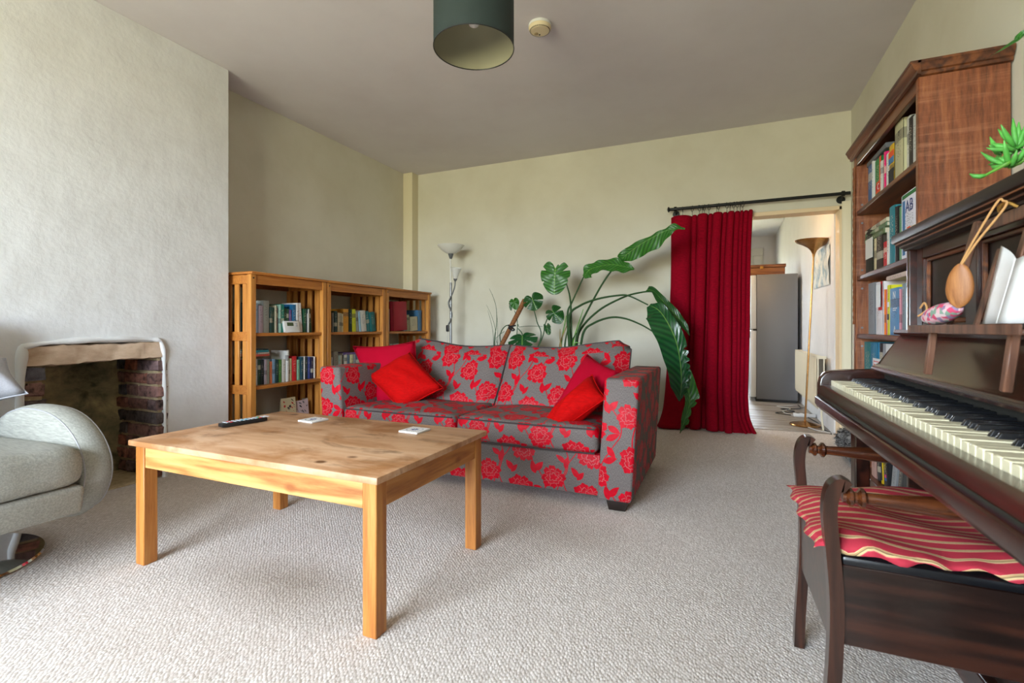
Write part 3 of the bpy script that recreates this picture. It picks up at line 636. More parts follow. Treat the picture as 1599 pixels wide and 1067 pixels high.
# ================================================================== PINE BOOKCASES (left alcove)
BX = -3.02; BB = -3.43; BH = 1.325; SHZ = (.13, .512, .892)
units = [(2.375, 3.085, 'the first pine bookcase'), (3.09, 3.855, 'the middle pine bookcase'), (3.86, 4.645, 'the corner pine bookcase')]
labs = ['slatted pine bookcase nearest the fireplace, showing its slatted end', 'middle slatted pine bookcase of the row in the alcove', 'slatted pine bookcase in the back corner behind the sofa']
for (y0, y1, nm), lab in zip(units, labs):
    t = thing('pine_bookcase', lab, 'bookcase', ((BX+BB)/2, (y0+y1)/2, 0), 0, 'pine bookcases in the alcove')
    wpart('top_board', MB().box((BB-.005, y0-.002, BH-.018), (BX+.014, y1+.002, BH), .003), M['shelf_pine_y'], t)
    for y in (y0+.002, y1-.044):
        for x in (BX-.042, BB): wpart('post', MB().box((x, y, 0), (x+.042, y+.042, BH-.018), .003), M['shelf_pine'], t)
        for z in (.10, SHZ[1]-.055, SHZ[2]-.055, BH-.085): wpart('side_rail', MB().box((BB+.042, y+.008, z), (BX-.042, y+.034, z+.064), .002), M['shelf_pine_y'], t)
        n = 4
        for i in range(n):
            x = lerp(BB+.042, BX-.042, (i+.5)/n)
            wpart('slat', MB().box((x-.022, y+.014, .10), (x+.022, y+.028, BH-.03), .002), M['shelf_pine'], t)
    wpart('front_rail', MB().box((BX-.03, y0+.044, BH-.085), (BX-.006, y1-.044, BH-.018), .002), M['shelf_pine_y'], t)
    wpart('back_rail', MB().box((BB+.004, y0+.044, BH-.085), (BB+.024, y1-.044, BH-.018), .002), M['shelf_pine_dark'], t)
    for z in SHZ:
        wpart('shelf', MB().box((BB+.05, y0+.044, z-.022), (BX-.012, y1-.044, z), .002), M['shelf_pine_y'], t)
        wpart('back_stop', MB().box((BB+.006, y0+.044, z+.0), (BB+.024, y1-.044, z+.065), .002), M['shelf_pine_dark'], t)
    wpart('bolt', MB().tube([(BX-.001, y0+.022, BH-.045), (BX+.002, y0+.022, BH-.045)], .006, 10), M['dark_plastic'], t)

# ------------------------------------------------------------------ books
CW = [('black', '#15161a'), ('charcoal', '#34363a'), ('grey', '#85857f'), ('pale grey', '#b6b8b6'), ('white', '#e2e2e0'), ('cream', '#d4c9a8'), ('yellow', '#cdbb22'), ('orange', '#dd7a3a'), ('red', '#c0242a'),
      ('dark red', '#7a2426'), ('pink', '#dc2e78'), ('purple', '#6a4f8c'), ('blue', '#3a609a'), ('light blue', '#93b7d3'), ('navy', '#1d2746'), ('teal', '#168078'), ('dark green', '#173c2a'), ('green', '#3f8648'), ('pale green', '#a3b99e'), ('lilac', '#bfaebf'), ('brown', '#6b4a30'), ('dark teal', '#18424a')]
def cname(hx):
    c = [int(hx[i:i+2], 16) for i in (1, 3, 5)]
    return min(CW, key=lambda q: sum((a-int(q[1][i:i+2], 16))**2 for a, i in zip(c, (1, 3, 5))))[0]
def book_mesh(t, h, d, bev=.001):
    m = MB(); k = min(.003, t*.2)
    m.box((-d, 0, 0), (-k, k, h)); m.box((-d, t-k, 0), (-k, t, h))                    # boards
    m.prism([(-k*1.2, 0), (-.0012, t*.12), (0, t*.5), (-.0012, t*.88), (-k*1.2, t), (-k*2, t), (-k*2, 0)], 0, h, 'xy')   # rounded spine
    m.box((-d+.004, k, .003), (-k*2, t-k, h-.003), mi=1)
    return m
def add_book(loc, t, h, d, hx, label, group, rz=0, lean=0, rot=None, cat='book'):
    o = book_mesh(t, h, d).build('book', [M['book_cover'], M['book_pages']], smooth=False)
    o.location = loc; o.color = hexc(hx)
    o.rotation_euler = rot if rot is not None else (lean, 0, rz)
    return tag(o, label, cat, group)
def row(spec, zf, X0, z, face, where, group, dmax, gap, lo, hi, rnd, endname):
    its = []
    for s in spec:
        x0, x1, yt, hx = s[:4]; ln = s[4] if len(s) > 4 else 0
        a, b = atX(*zf(x0, yt), X0), atX(*zf(x1, yt), X0)
        its.append((min(a.y, b.y), max(a.y, b.y), max(a.z, b.z) if face < 0 else (a.z+b.z)/2, hx, ln))
    its.sort(key=lambda q: q[0]); prev = lo; n = len(its)
    for i, (ya, yb, zt, hx, ln) in enumerate(its):
        ya = max(ya, prev+.001); yb = min(max(yb, ya+.009), hi)
        if yb-ya < .006: continue
        t = yb-ya-.0008; h = min(max(zt-z, .10), gap); d = min(dmax, h*.74)*rnd.uniform(.9, 1.0); prev = yb
        k = ORD[i]
        lab = f"{'leaning ' if ln else ''}{cname(hx)} book, {k} from {endname} on {where}"
        xx = X0 + rnd.uniform(-.012, .002)*face
        if ln:                       # tilt sideways; keep its lowest edge on the shelf
            l = math.radians(ln); h2 = h/math.cos(l); dz = t*math.sin(abs(l))
            add_book((xx, ya, z+.0006+(dz if (l < 0 and face > 0) or (l > 0 and face < 0) else 0)) if face > 0 else (xx, yb, z+.0006+(dz if l < 0 else 0)), t*math.cos(l), min(h2, gap), d, hx, lab, group, 0 if face > 0 else PI, l)
        else:
            add_book((xx, ya if face > 0 else yb, z+.0006), t, h, d, hx, lab, group, 0 if face > 0 else PI)
R = random.Random(11)
BP = BX-.075
def lying(spec, zf, X0, z, face, where, group, d=.16):
    # books lying flat, spines out; spec from the bottom up: (x0, x1, thickness, colour)
    for i, (x0, x1, t, hx) in enumerate(spec):
        a, b = atX(*zf(x0, 0), X0).y, atX(*zf(x1, 0), X0).y; a, b = min(a, b), max(a, b)
        word = ['lowest', 'middle', 'upper', 'topmost'][i if i < len(spec)-1 else 3] if len(spec) > 1 else 'single'
        add_book((X0, b if face > 0 else a, z+.0006), t-.0006, b-a, d, hx, f"{cname(hx)} book lying flat, {word}, on {where}", group, rot=(PI/2, 0, 0) if face > 0 else (PI/2, 0, PI))
        z += t
z1 = zoom(380, 460, 12.3)
u = units[0]
row([(200, 245, 150, '#1c3f44'), (245, 300, 180, '#93aac2'), (305, 395, 215, '#b9a9b9'), (395, 510, 120, '#a4aca8'), (515, 565, 240, '#1f4a45'), (565, 612, 250, '#245247'), (612, 650, 215, '#c9c3a8'), (650, 690, 260, '#6e5a60'), (690, 730, 200, '#9fc8b8'), (730, 795, 190, '#0e8f7c'), (797, 855, 270, '#12442a'), (857, 900, 280, '#174a2e'), (902, 948, 295, '#6a4f8c'), (950, 1023, 195, '#1e6a9c'), (1025, 1066, 180, '#d9d6d2'), (1068, 1148, 170, '#dfdfe0', 4), (1155, 1220, 280, '#1c5a40'), (1222, 1243, 285, '#2b3a66'), (1245, 1266, 285, '#cfcfc8'), (1270, 1325, 275, '#183f2c', 5)],
    z1, BP, SHZ[2], 1, 'the upper shelf of '+u[2], 'books on the upper shelf of the first pine bookcase', .17, .30, u[0]+.05, u[1]-.05, R, 'fireplace')
z2 = zoom(380, 535, 8.54)
row([(128, 145, 235, '#7a2a26'), (146, 210, 225, '#b4b8b8'), (213, 245, 230, '#12321f'), (246, 286, 230, '#1d2b33'), (287, 320, 230, '#c9bccb'), (321, 362, 230, '#b2c4c0'), (366, 394, 255, '#e07a4a'), (395, 438, 225, '#86a8c6'), (439, 478, 230, '#123a3a'), (479, 524, 230, '#4f8a3f'), (526, 578, 225, '#d2cfc6'), (579, 612, 110, '#dfe0dc'), (614, 636, 215, '#cfc6b2'), (637, 662, 215, '#e0d2a0'), (664, 725, 185, '#c8262c'), (727, 764, 230, '#7fae90'), (765, 809, 195, '#1c4a5a'), (811, 830, 190, '#e8e8e6'), (831, 868, 195, '#15323c'), (869, 908, 195, '#3a4f9a'), (909, 940, 195, '#1d1c3a'), (941, 975, 190, '#e0dcd6')],
    z2, BP, SHZ[1], 1, 'the middle shelf of '+u[2], 'books on the middle shelf of the first pine bookcase', .17, .32, u[0]+.05, u[1]-.05, R, 'fireplace')
ztop = SHZ[1]+.208
lying([(128, 350, .016, '#d4604c'), (128, 345, .013, '#dcd8d0'), (128, 340, .016, '#2f93a4'), (128, 335, .010, '#1d3038')], z2, BP, ztop, 1, 'top of the row in '+u[2], 'books lying flat in the first pine bookcase', .16)
# one cover standing behind the row, printed with a dark bird shape
a, b = atX(*z2(366, 110), BP-.19), atX(*z2(608, 110), BP-.19)
o = thing('picture_card', 'white card with black bird print rising behind the middle shelf books', 'card', (BP-.185, (a.y+b.y)/2, SHZ[1]))
MB().box((-.002, -(b.y-a.y)/2, .0006), (.002, (b.y-a.y)/2, a.z-SHZ[1]), .0008).build('board', M['paper'], o)
m = MB(); rr = random.Random(5)
for i in range(26):
    yy, zz = rr.gauss(-.01, .028), a.z-SHZ[1]-.038+rr.gauss(0, .013); s_ = rr.uniform(.004, .011)
    m.prism([(yy+s_*math.cos(k*PI/3+i)*rr.uniform(.5, 1), zz+s_*math.sin(k*PI/3+i)*rr.uniform(.5, 1)) for k in range(6)], .0021, .0025, 'yz')
m.build('print', M['ink'], o, smooth=False)
# greeting cards and small rolls on the bottom shelf
def card(label, x0, x1, yt, zf, hx, depth, inks, seed):
    X0 = BX-.09-depth; a, b = atX(*zf(x0, yt), X0), atX(*zf(x1, yt), X0); z = SHZ[0]; h = a.z-z; w = b.y-a.y
    o = thing('greeting_card', label, 'card', (X0, (a.y+b.y)/2, z), 0, 'greeting cards on the bottom pine shelf')
    m = MB(); m.hexa([(-.001, -w/2, .0006), (.0005, -w/2, .0006), (.0005, w/2, .0006), (-.001, w/2, .0006), (-.021, -w/2, h), (-.0195, -w/2, h), (-.0195, w/2, h), (-.021, w/2, h)])
    m.hexa([(-.05, -w/2, .0006), (-.0485, -w/2, .0006), (-.0485, w/2, .0006), (-.05, w/2, .0006), (-.0225, -w/2, h), (-.021, -w/2, h), (-.021, w/2, h), (-.0225, w/2, h)])
    c = MB(); r_ = random.Random(seed)
    m.build('folded_board', plain('card_'+str(seed), hx, .7), o, smooth=False)
    for k, ink in enumerate(inks):
        c = MB()
        for i in range(9):
            yy = r_.uniform(-w*.42, w*.42); zz = r_.uniform(h*.35, h*.93); s_ = r_.uniform(.006, .016)
            xx = lambda q: .0009-.020*q/h
            pts = [(yy+s_*math.cos(j*PI/3+.3*i)*r_.uniform(.6, 1), zz+s_*math.sin(j*PI/3)*r_.uniform(.5, 1)) for j in range(6)]
            vs = [c.b.verts.new((xx(q)+.0002+.0001*k, p, q)) for p, q in pts]; c._face(vs)
        c.build('print', ink, o, smooth=False)
    return o
card('cream greeting card with red berries standing on the bottom pine shelf', 526, 716, 755, z2, '#d4c49c', .01, [M['ink_red'], M['ink']], 21)
card('pink and black picture card between two paler cards on the bottom pine shelf', 720, 884, 785, z2, '#cfbcc0', .02, [M['ink'], M['fridge_grey']], 22)
card('tall white card with dark photo at the inner end of the bottom pine shelf', 810, 975, 750, z2, '#dcdad2', .10, [M['ink'], M['fridge_grey']], 23)
for k, (x0, x1, mt, lab) in enumerate(((115, 172, 'pink', 'small pink roll of ribbon on the bottom shelf next to the post'), (176, 245, 'grey', 'small pale grey roll of ribbon on the bottom shelf, second from the post'))):
    a, b = atX(*z2(x0, 905), BX-.06), atX(*z2(x1, 905), BX-.06)
    o = thing('ribbon_roll', lab, 'ribbon', (BX-.09, (a.y+b.y)/2, SHZ[0]+.0005), 0, 'ribbon rolls on the bottom pine shelf'); r_ = (b.y-a.y)/2
    MB().lathe([(r_*.35, 0), (r_*.96, 0), (r_, .004), (r_, .10), (r_*.96, .104), (r_*.35, .104)], 18, cap=False).build('ribbon', plain('ribbon_'+mt, '#c99aa4' if k == 0 else '#c9cfcc', .5), o)
    MB().lathe([(r_*.36, .002), (r_*.36, .103)], 14).build('core', M['paper'], o)
o = thing('magazine', 'pale magazine lying on the bottom shelf before the greeting cards', 'magazine', (BX-.14, 2.66, SHZ[0]+.0006))
MB().box((-.09, -.13, 0), (.10, .13, .012), .002).build('pages', M['paper'], o); MB().box((-.091, -.131, .012), (.101, .131, .0132)).build('cover', plain('magazine_cover', '#b3b8b8', .35), o)
# wireless thermostat leaning on the books
a, b = atX(*z1(800, 700), BX-.05), atX(*z1(1090, 700), BX-.05)
o = thing('thermostat', 'white wireless thermostat with small screen leaning on the upper shelf books', 'thermostat', (BX-.045, (a.y+b.y)/2, SHZ[2]+.001)); o.rotation_euler = (0, -.22, 0)
w = (b.y-a.y)/2; MB().box((-.022, -w, .0045), (0, w, .092), .004, 2).build('housing', M['white_plastic'], o)
MB().box((-.001, -w*.62, .052), (.0008, w*.22, .080), .0005).build('screen', M['lcd'], o)
for k in range(2): MB().box((-.001, w*.45, .050+k*.016), (.002, w*.75, .060+k*.016), .001).build('button', M['button_grey'], o)
MB().box((-.02, -w*.8, 0), (.012, w*.8, .005), .001).build('stand', M['white_plastic'], o)
z3 = zoom(510, 470, 9.406); u = units[1]
row([(98, 117, 175, '#8a8a84'), (119, 165, 150, '#16393c'), (168, 188, 175, '#d9c9a8'), (189, 232, 180, '#b5ae98'), (233, 258, 190, '#cfc4a0'), (260, 340, 120, '#d9952a'), (342, 384, 125, '#12261c'), (386, 442, 125, '#c3c41e', 2), (450, 490, 165, '#8a8f86', 5), (492, 520, 165, '#9ec6de', 6), (522, 592, 150, '#c2bfb6', 6), (598, 655, 160, '#2f7f86', 7), (662, 736, 175, '#1d6a6c', 7), (742, 795, 240, '#d9dbe2', 7), (797, 812, 265, '#9fc6d8')],
    z3, BP, SHZ[2], 1, 'the upper shelf of '+u[2], 'books on the upper shelf of the middle pine bookcase', .17, .30, u[0]+.05, u[1]-.05, R, 'fireplace')
row([(85, 105, 830, '#e0e0de'), (108, 173, 745, '#9a948a'), (175, 205, 800, '#a9c4c4'), (206, 236, 800, '#c4c4bc'), (250, 268, 795, '#57544e'), (270, 302, 790, '#cfcbbb'), (304, 345, 795, '#6f86a0'), (347, 394, 790, '#e0d9a8'), (397, 440, 785, '#b0b0b8'), (445, 500, 790, '#50606a'), (502, 560, 790, '#c8c0b0'), (562, 620, 800, '#7a3434'), (622, 680, 800, '#c4c8c4')],
    z3, BP, SHZ[1], 1, 'the middle shelf of '+u[2], 'books on the middle shelf of the middle pine bookcase', .17, .32, u[0]+.05, u[1]-.05, R, 'fireplace')
lying([(250, 440, .018, '#6a4f8c')], z3, BP, SHZ[1]+.175, 1, 'top of the row in '+u[2], 'books lying flat in the middle pine bookcase', .15)
u = units[2]
row([(922, 940, 120, '#b6b8b6'), (1142, 1190, 60, '#93aab8', 6), (1194, 1240, 210, '#a8ad8e', 5), (1243, 1350, 240, '#c0b99c', 4), (1355, 1412, 138, '#4f86b4'), (1414, 1432, 138, '#b03a34')],
    z3, BP, SHZ[2], 1, 'the upper shelf of '+u[2], 'books on the upper shelf of the corner pine bookcase', .17, .30, u[0]+.05, u[1]-.05, R, 'fireplace')
a, b = atX(*z3(945, 10), BP), atX(*z3(1172, 450), BP)
o = thing('ring_binder', 'tall crimson box file leaning among books in the corner pine bookcase', 'file', (BP+.02, a.y+.02, SHZ[2]+.001)); o.rotation_euler = (.06, 0, 0)
wd_ = b.y-a.y-.03; MB().box((-.25, 0, 0), (0, wd_, min(.335, a.z-SHZ[2])), .004, 2).build('box', plain('binder_red', '#a10a26', .6), o)
lying([(925, 1060, .045, '#2a2c30'), (925, 1060, .018, '#8a8c8e'), (930, 1060, .016, '#b0b0ae')], z3, BP, SHZ[1]+.175, 1, 'the middle shelf of '+u[2], 'books lying flat in the corner pine bookcase', .16)
lying([(925, 1200, .05, '#7d4a32'), (925, 1190, .06, '#3d5668'), (925, 1180, .06, '#9a9488')], z3, BP, SHZ[1], 1, 'the base of the stack in '+u[2], 'books at the base of the corner bookcase stack', .18)
q = atX(*z3(1008, 605), BP)
bk = [x for x in bpy.data.objects if x.get('group') == 'books lying flat in the corner pine bookcase'][0]
tx = text('lettering', 'COA', .028, (.0006, .0225, .10), (PI/2, 0, PI/2), M['ink_white'], bk)
tx.rotation_euler = (0, 0, 0); tx.matrix_parent_inverse = Matrix()
tx.rotation_euler = Euler((0, PI/2, 0)).to_matrix().to_euler()
# orient: reading along +Y of the room, up along Z, facing +X, in the parent's frame (parent is rotated +90 deg about X)
Rw = Matrix(((0, 0, 1), (1, 0, 0), (0, 1, 0)))
tx.rotation_euler = (Euler((PI/2, 0, 0)).to_matrix().inverted() @ Rw).to_euler(); tx.location = (.0008, .0225, (b.y-a.y)*.42)

# ================================================================== WHITE UPLIGHTER (back corner)
LY = 4.55; b0 = atY(704, 545, LY)
t = thing('floor_lamp', 'grey uplighter floor lamp with white bowl and reading arm behind the sofa', 'lamp', (b0.x, LY, 0))
top = atY(701, 404, LY).z
MB().lathe([(.0, 0), (.13, 0), (.135, .006), (.13, .016), (.04, .03), (.014, .05)], 28).build('base', M['plastic_grey'], t)
MB().tube([(0, 0, .04), (0, 0, top-.26)], .013, 12).build('pole', M['steel_grey'], t)
MB().tube([(0, 0, top-.27), (-.006, 0, top)], .008, 12).build('upper_pole', M['opal'], t)
MB().lathe([(.011, top-.005), (.014, top-.002), (.03, top+.048), (.0305, top+.055)], 18).build('socket', M['plastic_grey'], t)
bw = .145; zb = top+.05
MB().lathe([(.028, zb), (.06, zb+.012), (.10, zb+.04), (bw*.94, zb+.078), (bw, zb+.092), (bw-.004, zb+.093), (bw*.92, zb+.08), (.098, zb+.045), (.055, zb+.018), (.02, zb+.008)], 36).build('bowl_shade', M['opal'], t)
arm = [atY(x, y, LY-.03) - Vector((b0.x, LY, 0)) for x, y in ((700, 508), (706, 492), (701, 478), (701, 470), (706, 460), (710, 448), (711, 437))]
MB().tube(catmull(arm), .007, 8).build('reading_arm', M['plastic_grey'], t)
h0 = arm[-1]; hd = Vector((.02, -.02, .12)).normalized(); mt = Matrix.Translation(h0) @ hd.to_track_quat('Z', 'Y').to_matrix().to_4x4()
MB().lathe([(.010, -.015), (.018, .0), (.022, .02), (.018, .022)], 16, mt).build('reading_socket', M['plastic_grey'], t)
MB().lathe([(.02, .012), (.036, .06), (.058, .125), (.060, .128), (.056, .124), (.033, .06), (.012, .02)], 26, mt).build('reading_shade', M['opal'], t)
sw = atY(699, 513, LY-.04)-Vector((b0.x, LY, 0)); MB().rbox(sw, (.03, .024, .07), bev=.005, seg=2).build('switch', M['dark_plastic'], t)
MB().tube(catmull([sw+Vector((0, 0, -.03)), sw+Vector((.0, 0, -.25)), Vector((.02, -.03, .3)), Vector((.05, -.02, .03)), Vector((.13, -.02, .012))]), .004, 6).build('cord', M['cable_white'], t)

# ================================================================== PLANTS BEHIND THE SOFA
def leaf(parent, name, mid, wr, wl, nrm, mat, fold=.25, ripple=.012, tears=0, nU=44, seed=0, curl=0):
    """a long leaf: midrib through 3-D points, half widths left and right along it, folded along the midrib"""
    C = catmull(mid, 8); n = len(C)-1; m = MB(); L = m.b.loops.layers.uv.new('UVMap'); rn = random.Random(seed); ph = rn.uniform(0, 6); N = Vector(nrm).normalized()
    rows = []; NV = 5
    for i in range(nU+1):
        t_ = i/nU; f = t_*n; k = min(int(f), n-1); p = C[k].lerp(C[k+1], f-k); tg = (C[min(k+2, n)]-C[max(k-1, 0)]).normalized()
        ac = N.cross(tg).normalized(); nn = tg.cross(ac).normalized(); r_ = []
        tr = 1
        if tears and t_ > .55: tr = 1-.5*abs(math.sin(t_*tears+ph))**8
        for j in range(-NV, NV+1):
            s_ = j/NV; w = interp(wr if s_ > 0 else wl, t_)*abs(s_)*(tr if s_ > .5 else 1)
            z = fold*w + ripple*math.sin(t_*26+ph+(2 if s_ > 0 else 0))*abs(s_)**2 - curl*w*abs(s_)
            r_.append((m.b.verts.new(p + ac*(w if s_ > 0 else -w) + nn*z), t_, s_))
        rows.append(r_)
    for a_, b_ in zip(rows, rows[1:]):
        for j in range(2*NV):
            q = [a_[j], a_[j+1], b_[j+1], b_[j]]; f = m._face([x[0] for x in q])
            if f:
                for lp, x in zip(f.loops, q): lp[L].uv = (x[1], x[2])
    return wpart(name, m, mat, parent, angle=3)
def stem(parent, pts, r0, r1, mat='leaf_stem', name='leaf_stalk'):
    C = catmull(pts, 6); n = len(C)-1
    return wpart(name, MB().tube(C, [lerp(r0, r1, i/n) for i in range(n+1)], 8), M[mat], parent)
def pot(t, r, h, mat='terracotta'):
    o = MB().lathe([(r*.7, 0), (r*.72, .003), (r*.93, h-.03), (r, h-.03), (r, h), (r*.9, h), (r*.86, h-.04)], 28).build('pot', M[mat], t)
    MB().lathe([(0.001, h-.035), (r*.88, h-.035)], 24, cap=False).build('soil', M['soil'], t)
PYd = 4.28
P6 = zoom(830, 335, 5.767); P5 = zoom(755, 430, 8.89); P7 = zoom(985, 430, 4.104)
root = atY(893, 545, PYd)
bp = thing('banana_plant', 'tall banana-leaved plant with long arching stalks between sofa and red curtain', 'plant', (root.x, PYd, 0))
pot(bp, .17, .32)
rt = Vector((root.x, PYd, .28))
def px6(L_, Y0): return [atY(*P6(x, y), Y0+(d if d else 0)) for x, y, d in L_]
# sheaths and unopened spears at the crown
for k, (x0, y0, x1, y1, mt, r) in enumerate(((1080, 970, 1150, 560, 'leaf_light', .016), (1060, 970, 1220, 570, 'sheath_dry', .018), (1130, 970, 1210, 600, 'leaf_stem', .02), (1235, 970, 1385, 470, 'leaf_light', .018), (1215, 970, 1290, 800, 'leaf_stem', .022), (1260, 970, 1340, 940, 'leaf_light', .014), (1075, 960, 1065, 745, 'sheath_dry', .012))):
    a, b = atY(*P5(x0, y0), PYd-.01*k+.03), atY(*P5(x1, y1), PYd-.01*k+.03)
    stem(bp, [rt+Vector((.02*(k-3), .01*(k-3), 0)), rt.lerp(a, .5)+Vector((.01*(k-3), 0, 0)), a, b], r, .003, mt, 'leaf_sheath')
def stalk(L_, Y0, r0=.013, r1=.006):
    p = px6(L_, Y0); stem(bp, [rt, rt.lerp(p[0], .6), *p], r0, r1)
stalk([(355, 870, 0), (345, 740, -.02), (315, 625, -.05)], PYd)
stalk([(325, 900, 0), (365, 790, 0), (470, 560, 0)], PYd)
stalk([(420, 1050, 0), (600, 690, .02), (725, 500, .03), (800, 415, .03)], PYd)
stalk([(340, 920, 0), (440, 820, 0), (600, 760, 0), (780, 730, 0), (880, 735, -.02), (1050, 815, -.04)], PYd-.04)
stalk([(430, 1060, 0), (600, 870, 0), (830, 745, 0), (1000, 700, 0), (1100, 695, 0)], PYd+.06)
stalk([(470, 1060, 0), (560, 980, 0), (700, 930, 0), (830, 935, 0), (980, 990, 0), (1110, 1065, 0)], PYd+.02)
# leaf A: broad split leaf, facing the room
def blob_leaf(parent, name, P, tip, wid, mat, notches, seed=0, nrm=(0, -1, .25), cup=.15):
    """heart-shaped leaf: P = stalk joint, tip point, half width; notches = (angle from tip in degrees, depth, width)"""
    P, tip = Vector(P), Vector(tip); ax = (tip-P); Lh = ax.length; ax.normalize(); N = Vector(nrm); N = (N-ax*N.dot(ax)).normalized(); sd = ax.cross(N).normalized()
    m = MB(); L = m.b.loops.layers.uv.new('UVMap'); nA, nR = 72, 7; rows = []
    cen = P + ax*Lh*.30
    for i in range(nA):
        th = 2*PI*i/nA; c_, s_ = math.cos(th), math.sin(th)
        ex = Lh*.70 if c_ > 0 else Lh*.48
        r = 1/math.sqrt((c_/ex)**2+(s_/wid)**2)
        r *= 1-.10*max(0, c_)**1*(1-max(0, c_)**6)*1.0
        d180 = abs((th-PI+PI) % (2*PI)-PI)
        r *= 1-.62*math.exp(-(d180/.30)**2)                                        # sinus at the stalk
        k = 1
        for a, dep, wd2 in notches:
            dd = abs((math.degrees(th)-a+180) % 360-180); k = min(k, 1-dep*max(0, 1-dd/wd2))
        rr = []
        for j in range(nR+1):
            f = j/nR*r*k; x, y = f*c_, f*s_
            z = -cup*(y*y)/wid*1.1 + .10*abs(y)*0 - .25*max(0, x)**2/Lh + .006*math.sin(5*th+seed)*j/nR
            rr.append((m.b.verts.new(cen + ax*x + sd*y + N*z), .5+x/Lh*.6, y/wid))
        rows.append(rr)
    for i in range(nA):
        A, B = rows[i], rows[(i+1) % nA]
        for j in range(nR):
            q = [A[j], A[j+1], B[j+1], B[j]]; f = m._face([x[0] for x in q])
            if f:
                for lp, x in zip(f.loops, q): lp[L].uv = (x[1], x[2])
    return wpart(name, m, M[mat] if isinstance(mat, str) else mat, parent, angle=3, clean=True)
P = lambda x, y, Y0, z=P6: atY(*z(x, y), Y0)
blob_leaf(bp, 'leaf', P(215, 452, PYd-.06), P(200, 718, PYd-.10), .138, M['leaf_mid'], [(112, .55, 5), (248, .75, 5), (205, .35, 12), (290, .12, 10), (55, .15, 4)], 1, (.15, -1, .25))
leaf(bp, 'leaf', [P(470, 562, PYd), P(520, 500, PYd-.02), P(600, 470, PYd-.03), P(720, 452, PYd-.05), P(830, 468, PYd-.06), P(925, 495, PYd-.06)], [.02, .06, .055, .06, .065, .045, .01], [.03, .085, .06, .06, .075, .065, .015], (.1, -.9, .45), M['leaf_mid'], .1, .012, seed=3)
leaf(bp, 'leaf', [P(800, 415, PYd+.03), P(870, 350, PYd), P(980, 270, PYd-.04), P(1100, 200, PYd-.08), P(1200, 150, PYd-.10), P(1290, 128, PYd-.10), P(1382, 128, PYd-.10)], [.05, .055, .035, .02, .022, .045, .005], [.012, .085, .105, .115, .075, .02, .002], (.2, -.95, .25), M['leaf_mid'], .05, .012, seed=5)
# leaf D: the big drooping leaf in front of the curtain
Q = lambda x, y, Y0: atY(*P7(x, y), Y0)
leaf(bp, 'leaf', [Q(120, 192, PYd-.08), Q(180, 225, PYd-.12), Q(235, 300, PYd-.15), Q(290, 420, PYd-.17), Q(318, 560, PYd-.16), Q(325, 690, PYd-.15), Q(314, 808, PYd-.15)], [.02, .06, .06, .065, .075, .07, .07, .055, .008], [.03, .125, .14, .15, .145, .13, .105, .085, .01], (.25, -1, .2), M['leaf_glossy'], .16, .01, 60, seed=7, nU=70)
leaf(bp, 'leaf', [Q(105, 90, PYd+.06), Q(150, 105, PYd+.03), Q(210, 170, PYd+.0), Q(275, 240, PYd-.02), Q(340, 315, PYd-.02), Q(378, 388, PYd-.02)], [.035, .03, .03, .04, .035, .022, .002], [.03, .02, .045, .06, .055, .03, .002], (.35, -1, .3), M['leaf_dark'], .2, .006, seed=9)
leaf(bp, 'leaf', [Q(175, 395, PYd), Q(250, 480, PYd-.04), Q(320, 600, PYd-.08), Q(370, 740, PYd-.10), Q(375, 830, PYd-.10), Q(345, 930, PYd-.10), Q(316, 1015, PYd-.10)], [.01, .05, .06, .07, .075, .03, .035, .004], [.01, .05, .06, .06, .035, .04, .025, .003], (.3, -1, .1), M['leaf_mid'], .1, .012, 34, seed=12, nU=60)

MYd = 4.42
mb_ = atY(800, 545, MYd)
mp = thing('monstera', 'split-leaved monstera climbing a brown coir pole behind the sofa', 'plant', (mb_.x, MYd, 0)); pot(mp, .15, .28, 'pot_grey')
mr = Vector((mb_.x, MYd, .24))
ptop, pbot = P(575, 340, MYd, P5), P(255, 960, MYd, P5); foot_ = mr+Vector((-.06, 0, 0))
wpart('coir_pole', MB().tube([foot_, pbot, ptop], [.024, .024, .024], 12), M['coir'], mp)
tq = P(395, 725, MYd-.01, P5)
wpart('tie', MB().tube(catmull([tq+Vector((-.035, -.01, .02)), tq+Vector((0, -.035, .005)), tq+Vector((.035, -.02, -.02)), tq+Vector((.015, -.035, -.03)), tq+Vector((-.02, -.03, .0)), tq+Vector((.05, -.02, .02))]), .008, 6), M['dark_plastic'], mp)
def st5(L_, r=.007): stem(mp, [mr, *[P(x, y, MYd, P5) for x, y in L_]], r, r*.7)
st5([(780, 930), (740, 640), (690, 450)]); st5([(790, 930), (850, 700), (905, 560)]); st5([(520, 960), (540, 860), (530, 800), (480, 740)])
st5([(455, 930), (470, 640), (430, 490)], .005); st5([(240, 940), (245, 790), (300, 710), (360, 690)], .006); st5([(190, 960), (200, 850), (290, 780)], .003); st5([(470, 760), (500, 720), (640, 705), (820, 712)], .003)
blob_leaf(mp, 'leaf', P(660, 285, MYd-.02, P5), P(735, 475, MYd-.06, P5), .105, M['leaf_dark'], [(60, .6, 5), (295, .55, 5), (100, .5, 5)], 2, (.1, -1, .35))
blob_leaf(mp, 'leaf', P(935, 470, MYd-.02, P5), P(1085, 650, MYd-.06, P5), .085, M['leaf_dark'], [(60, .7, 7), (280, .7, 10), (120, .5, 6)], 3, (.1, -1, .3))
blob_leaf(mp, 'leaf', P(540, 825, MYd-.04, P5), P(530, 1020, MYd-.16, P5), .15, M['leaf_glossy'], [(60, .7, 6), (300, .7, 6), (100, .5, 5), (260, .5, 5)], 4, (0, -.7, .8))
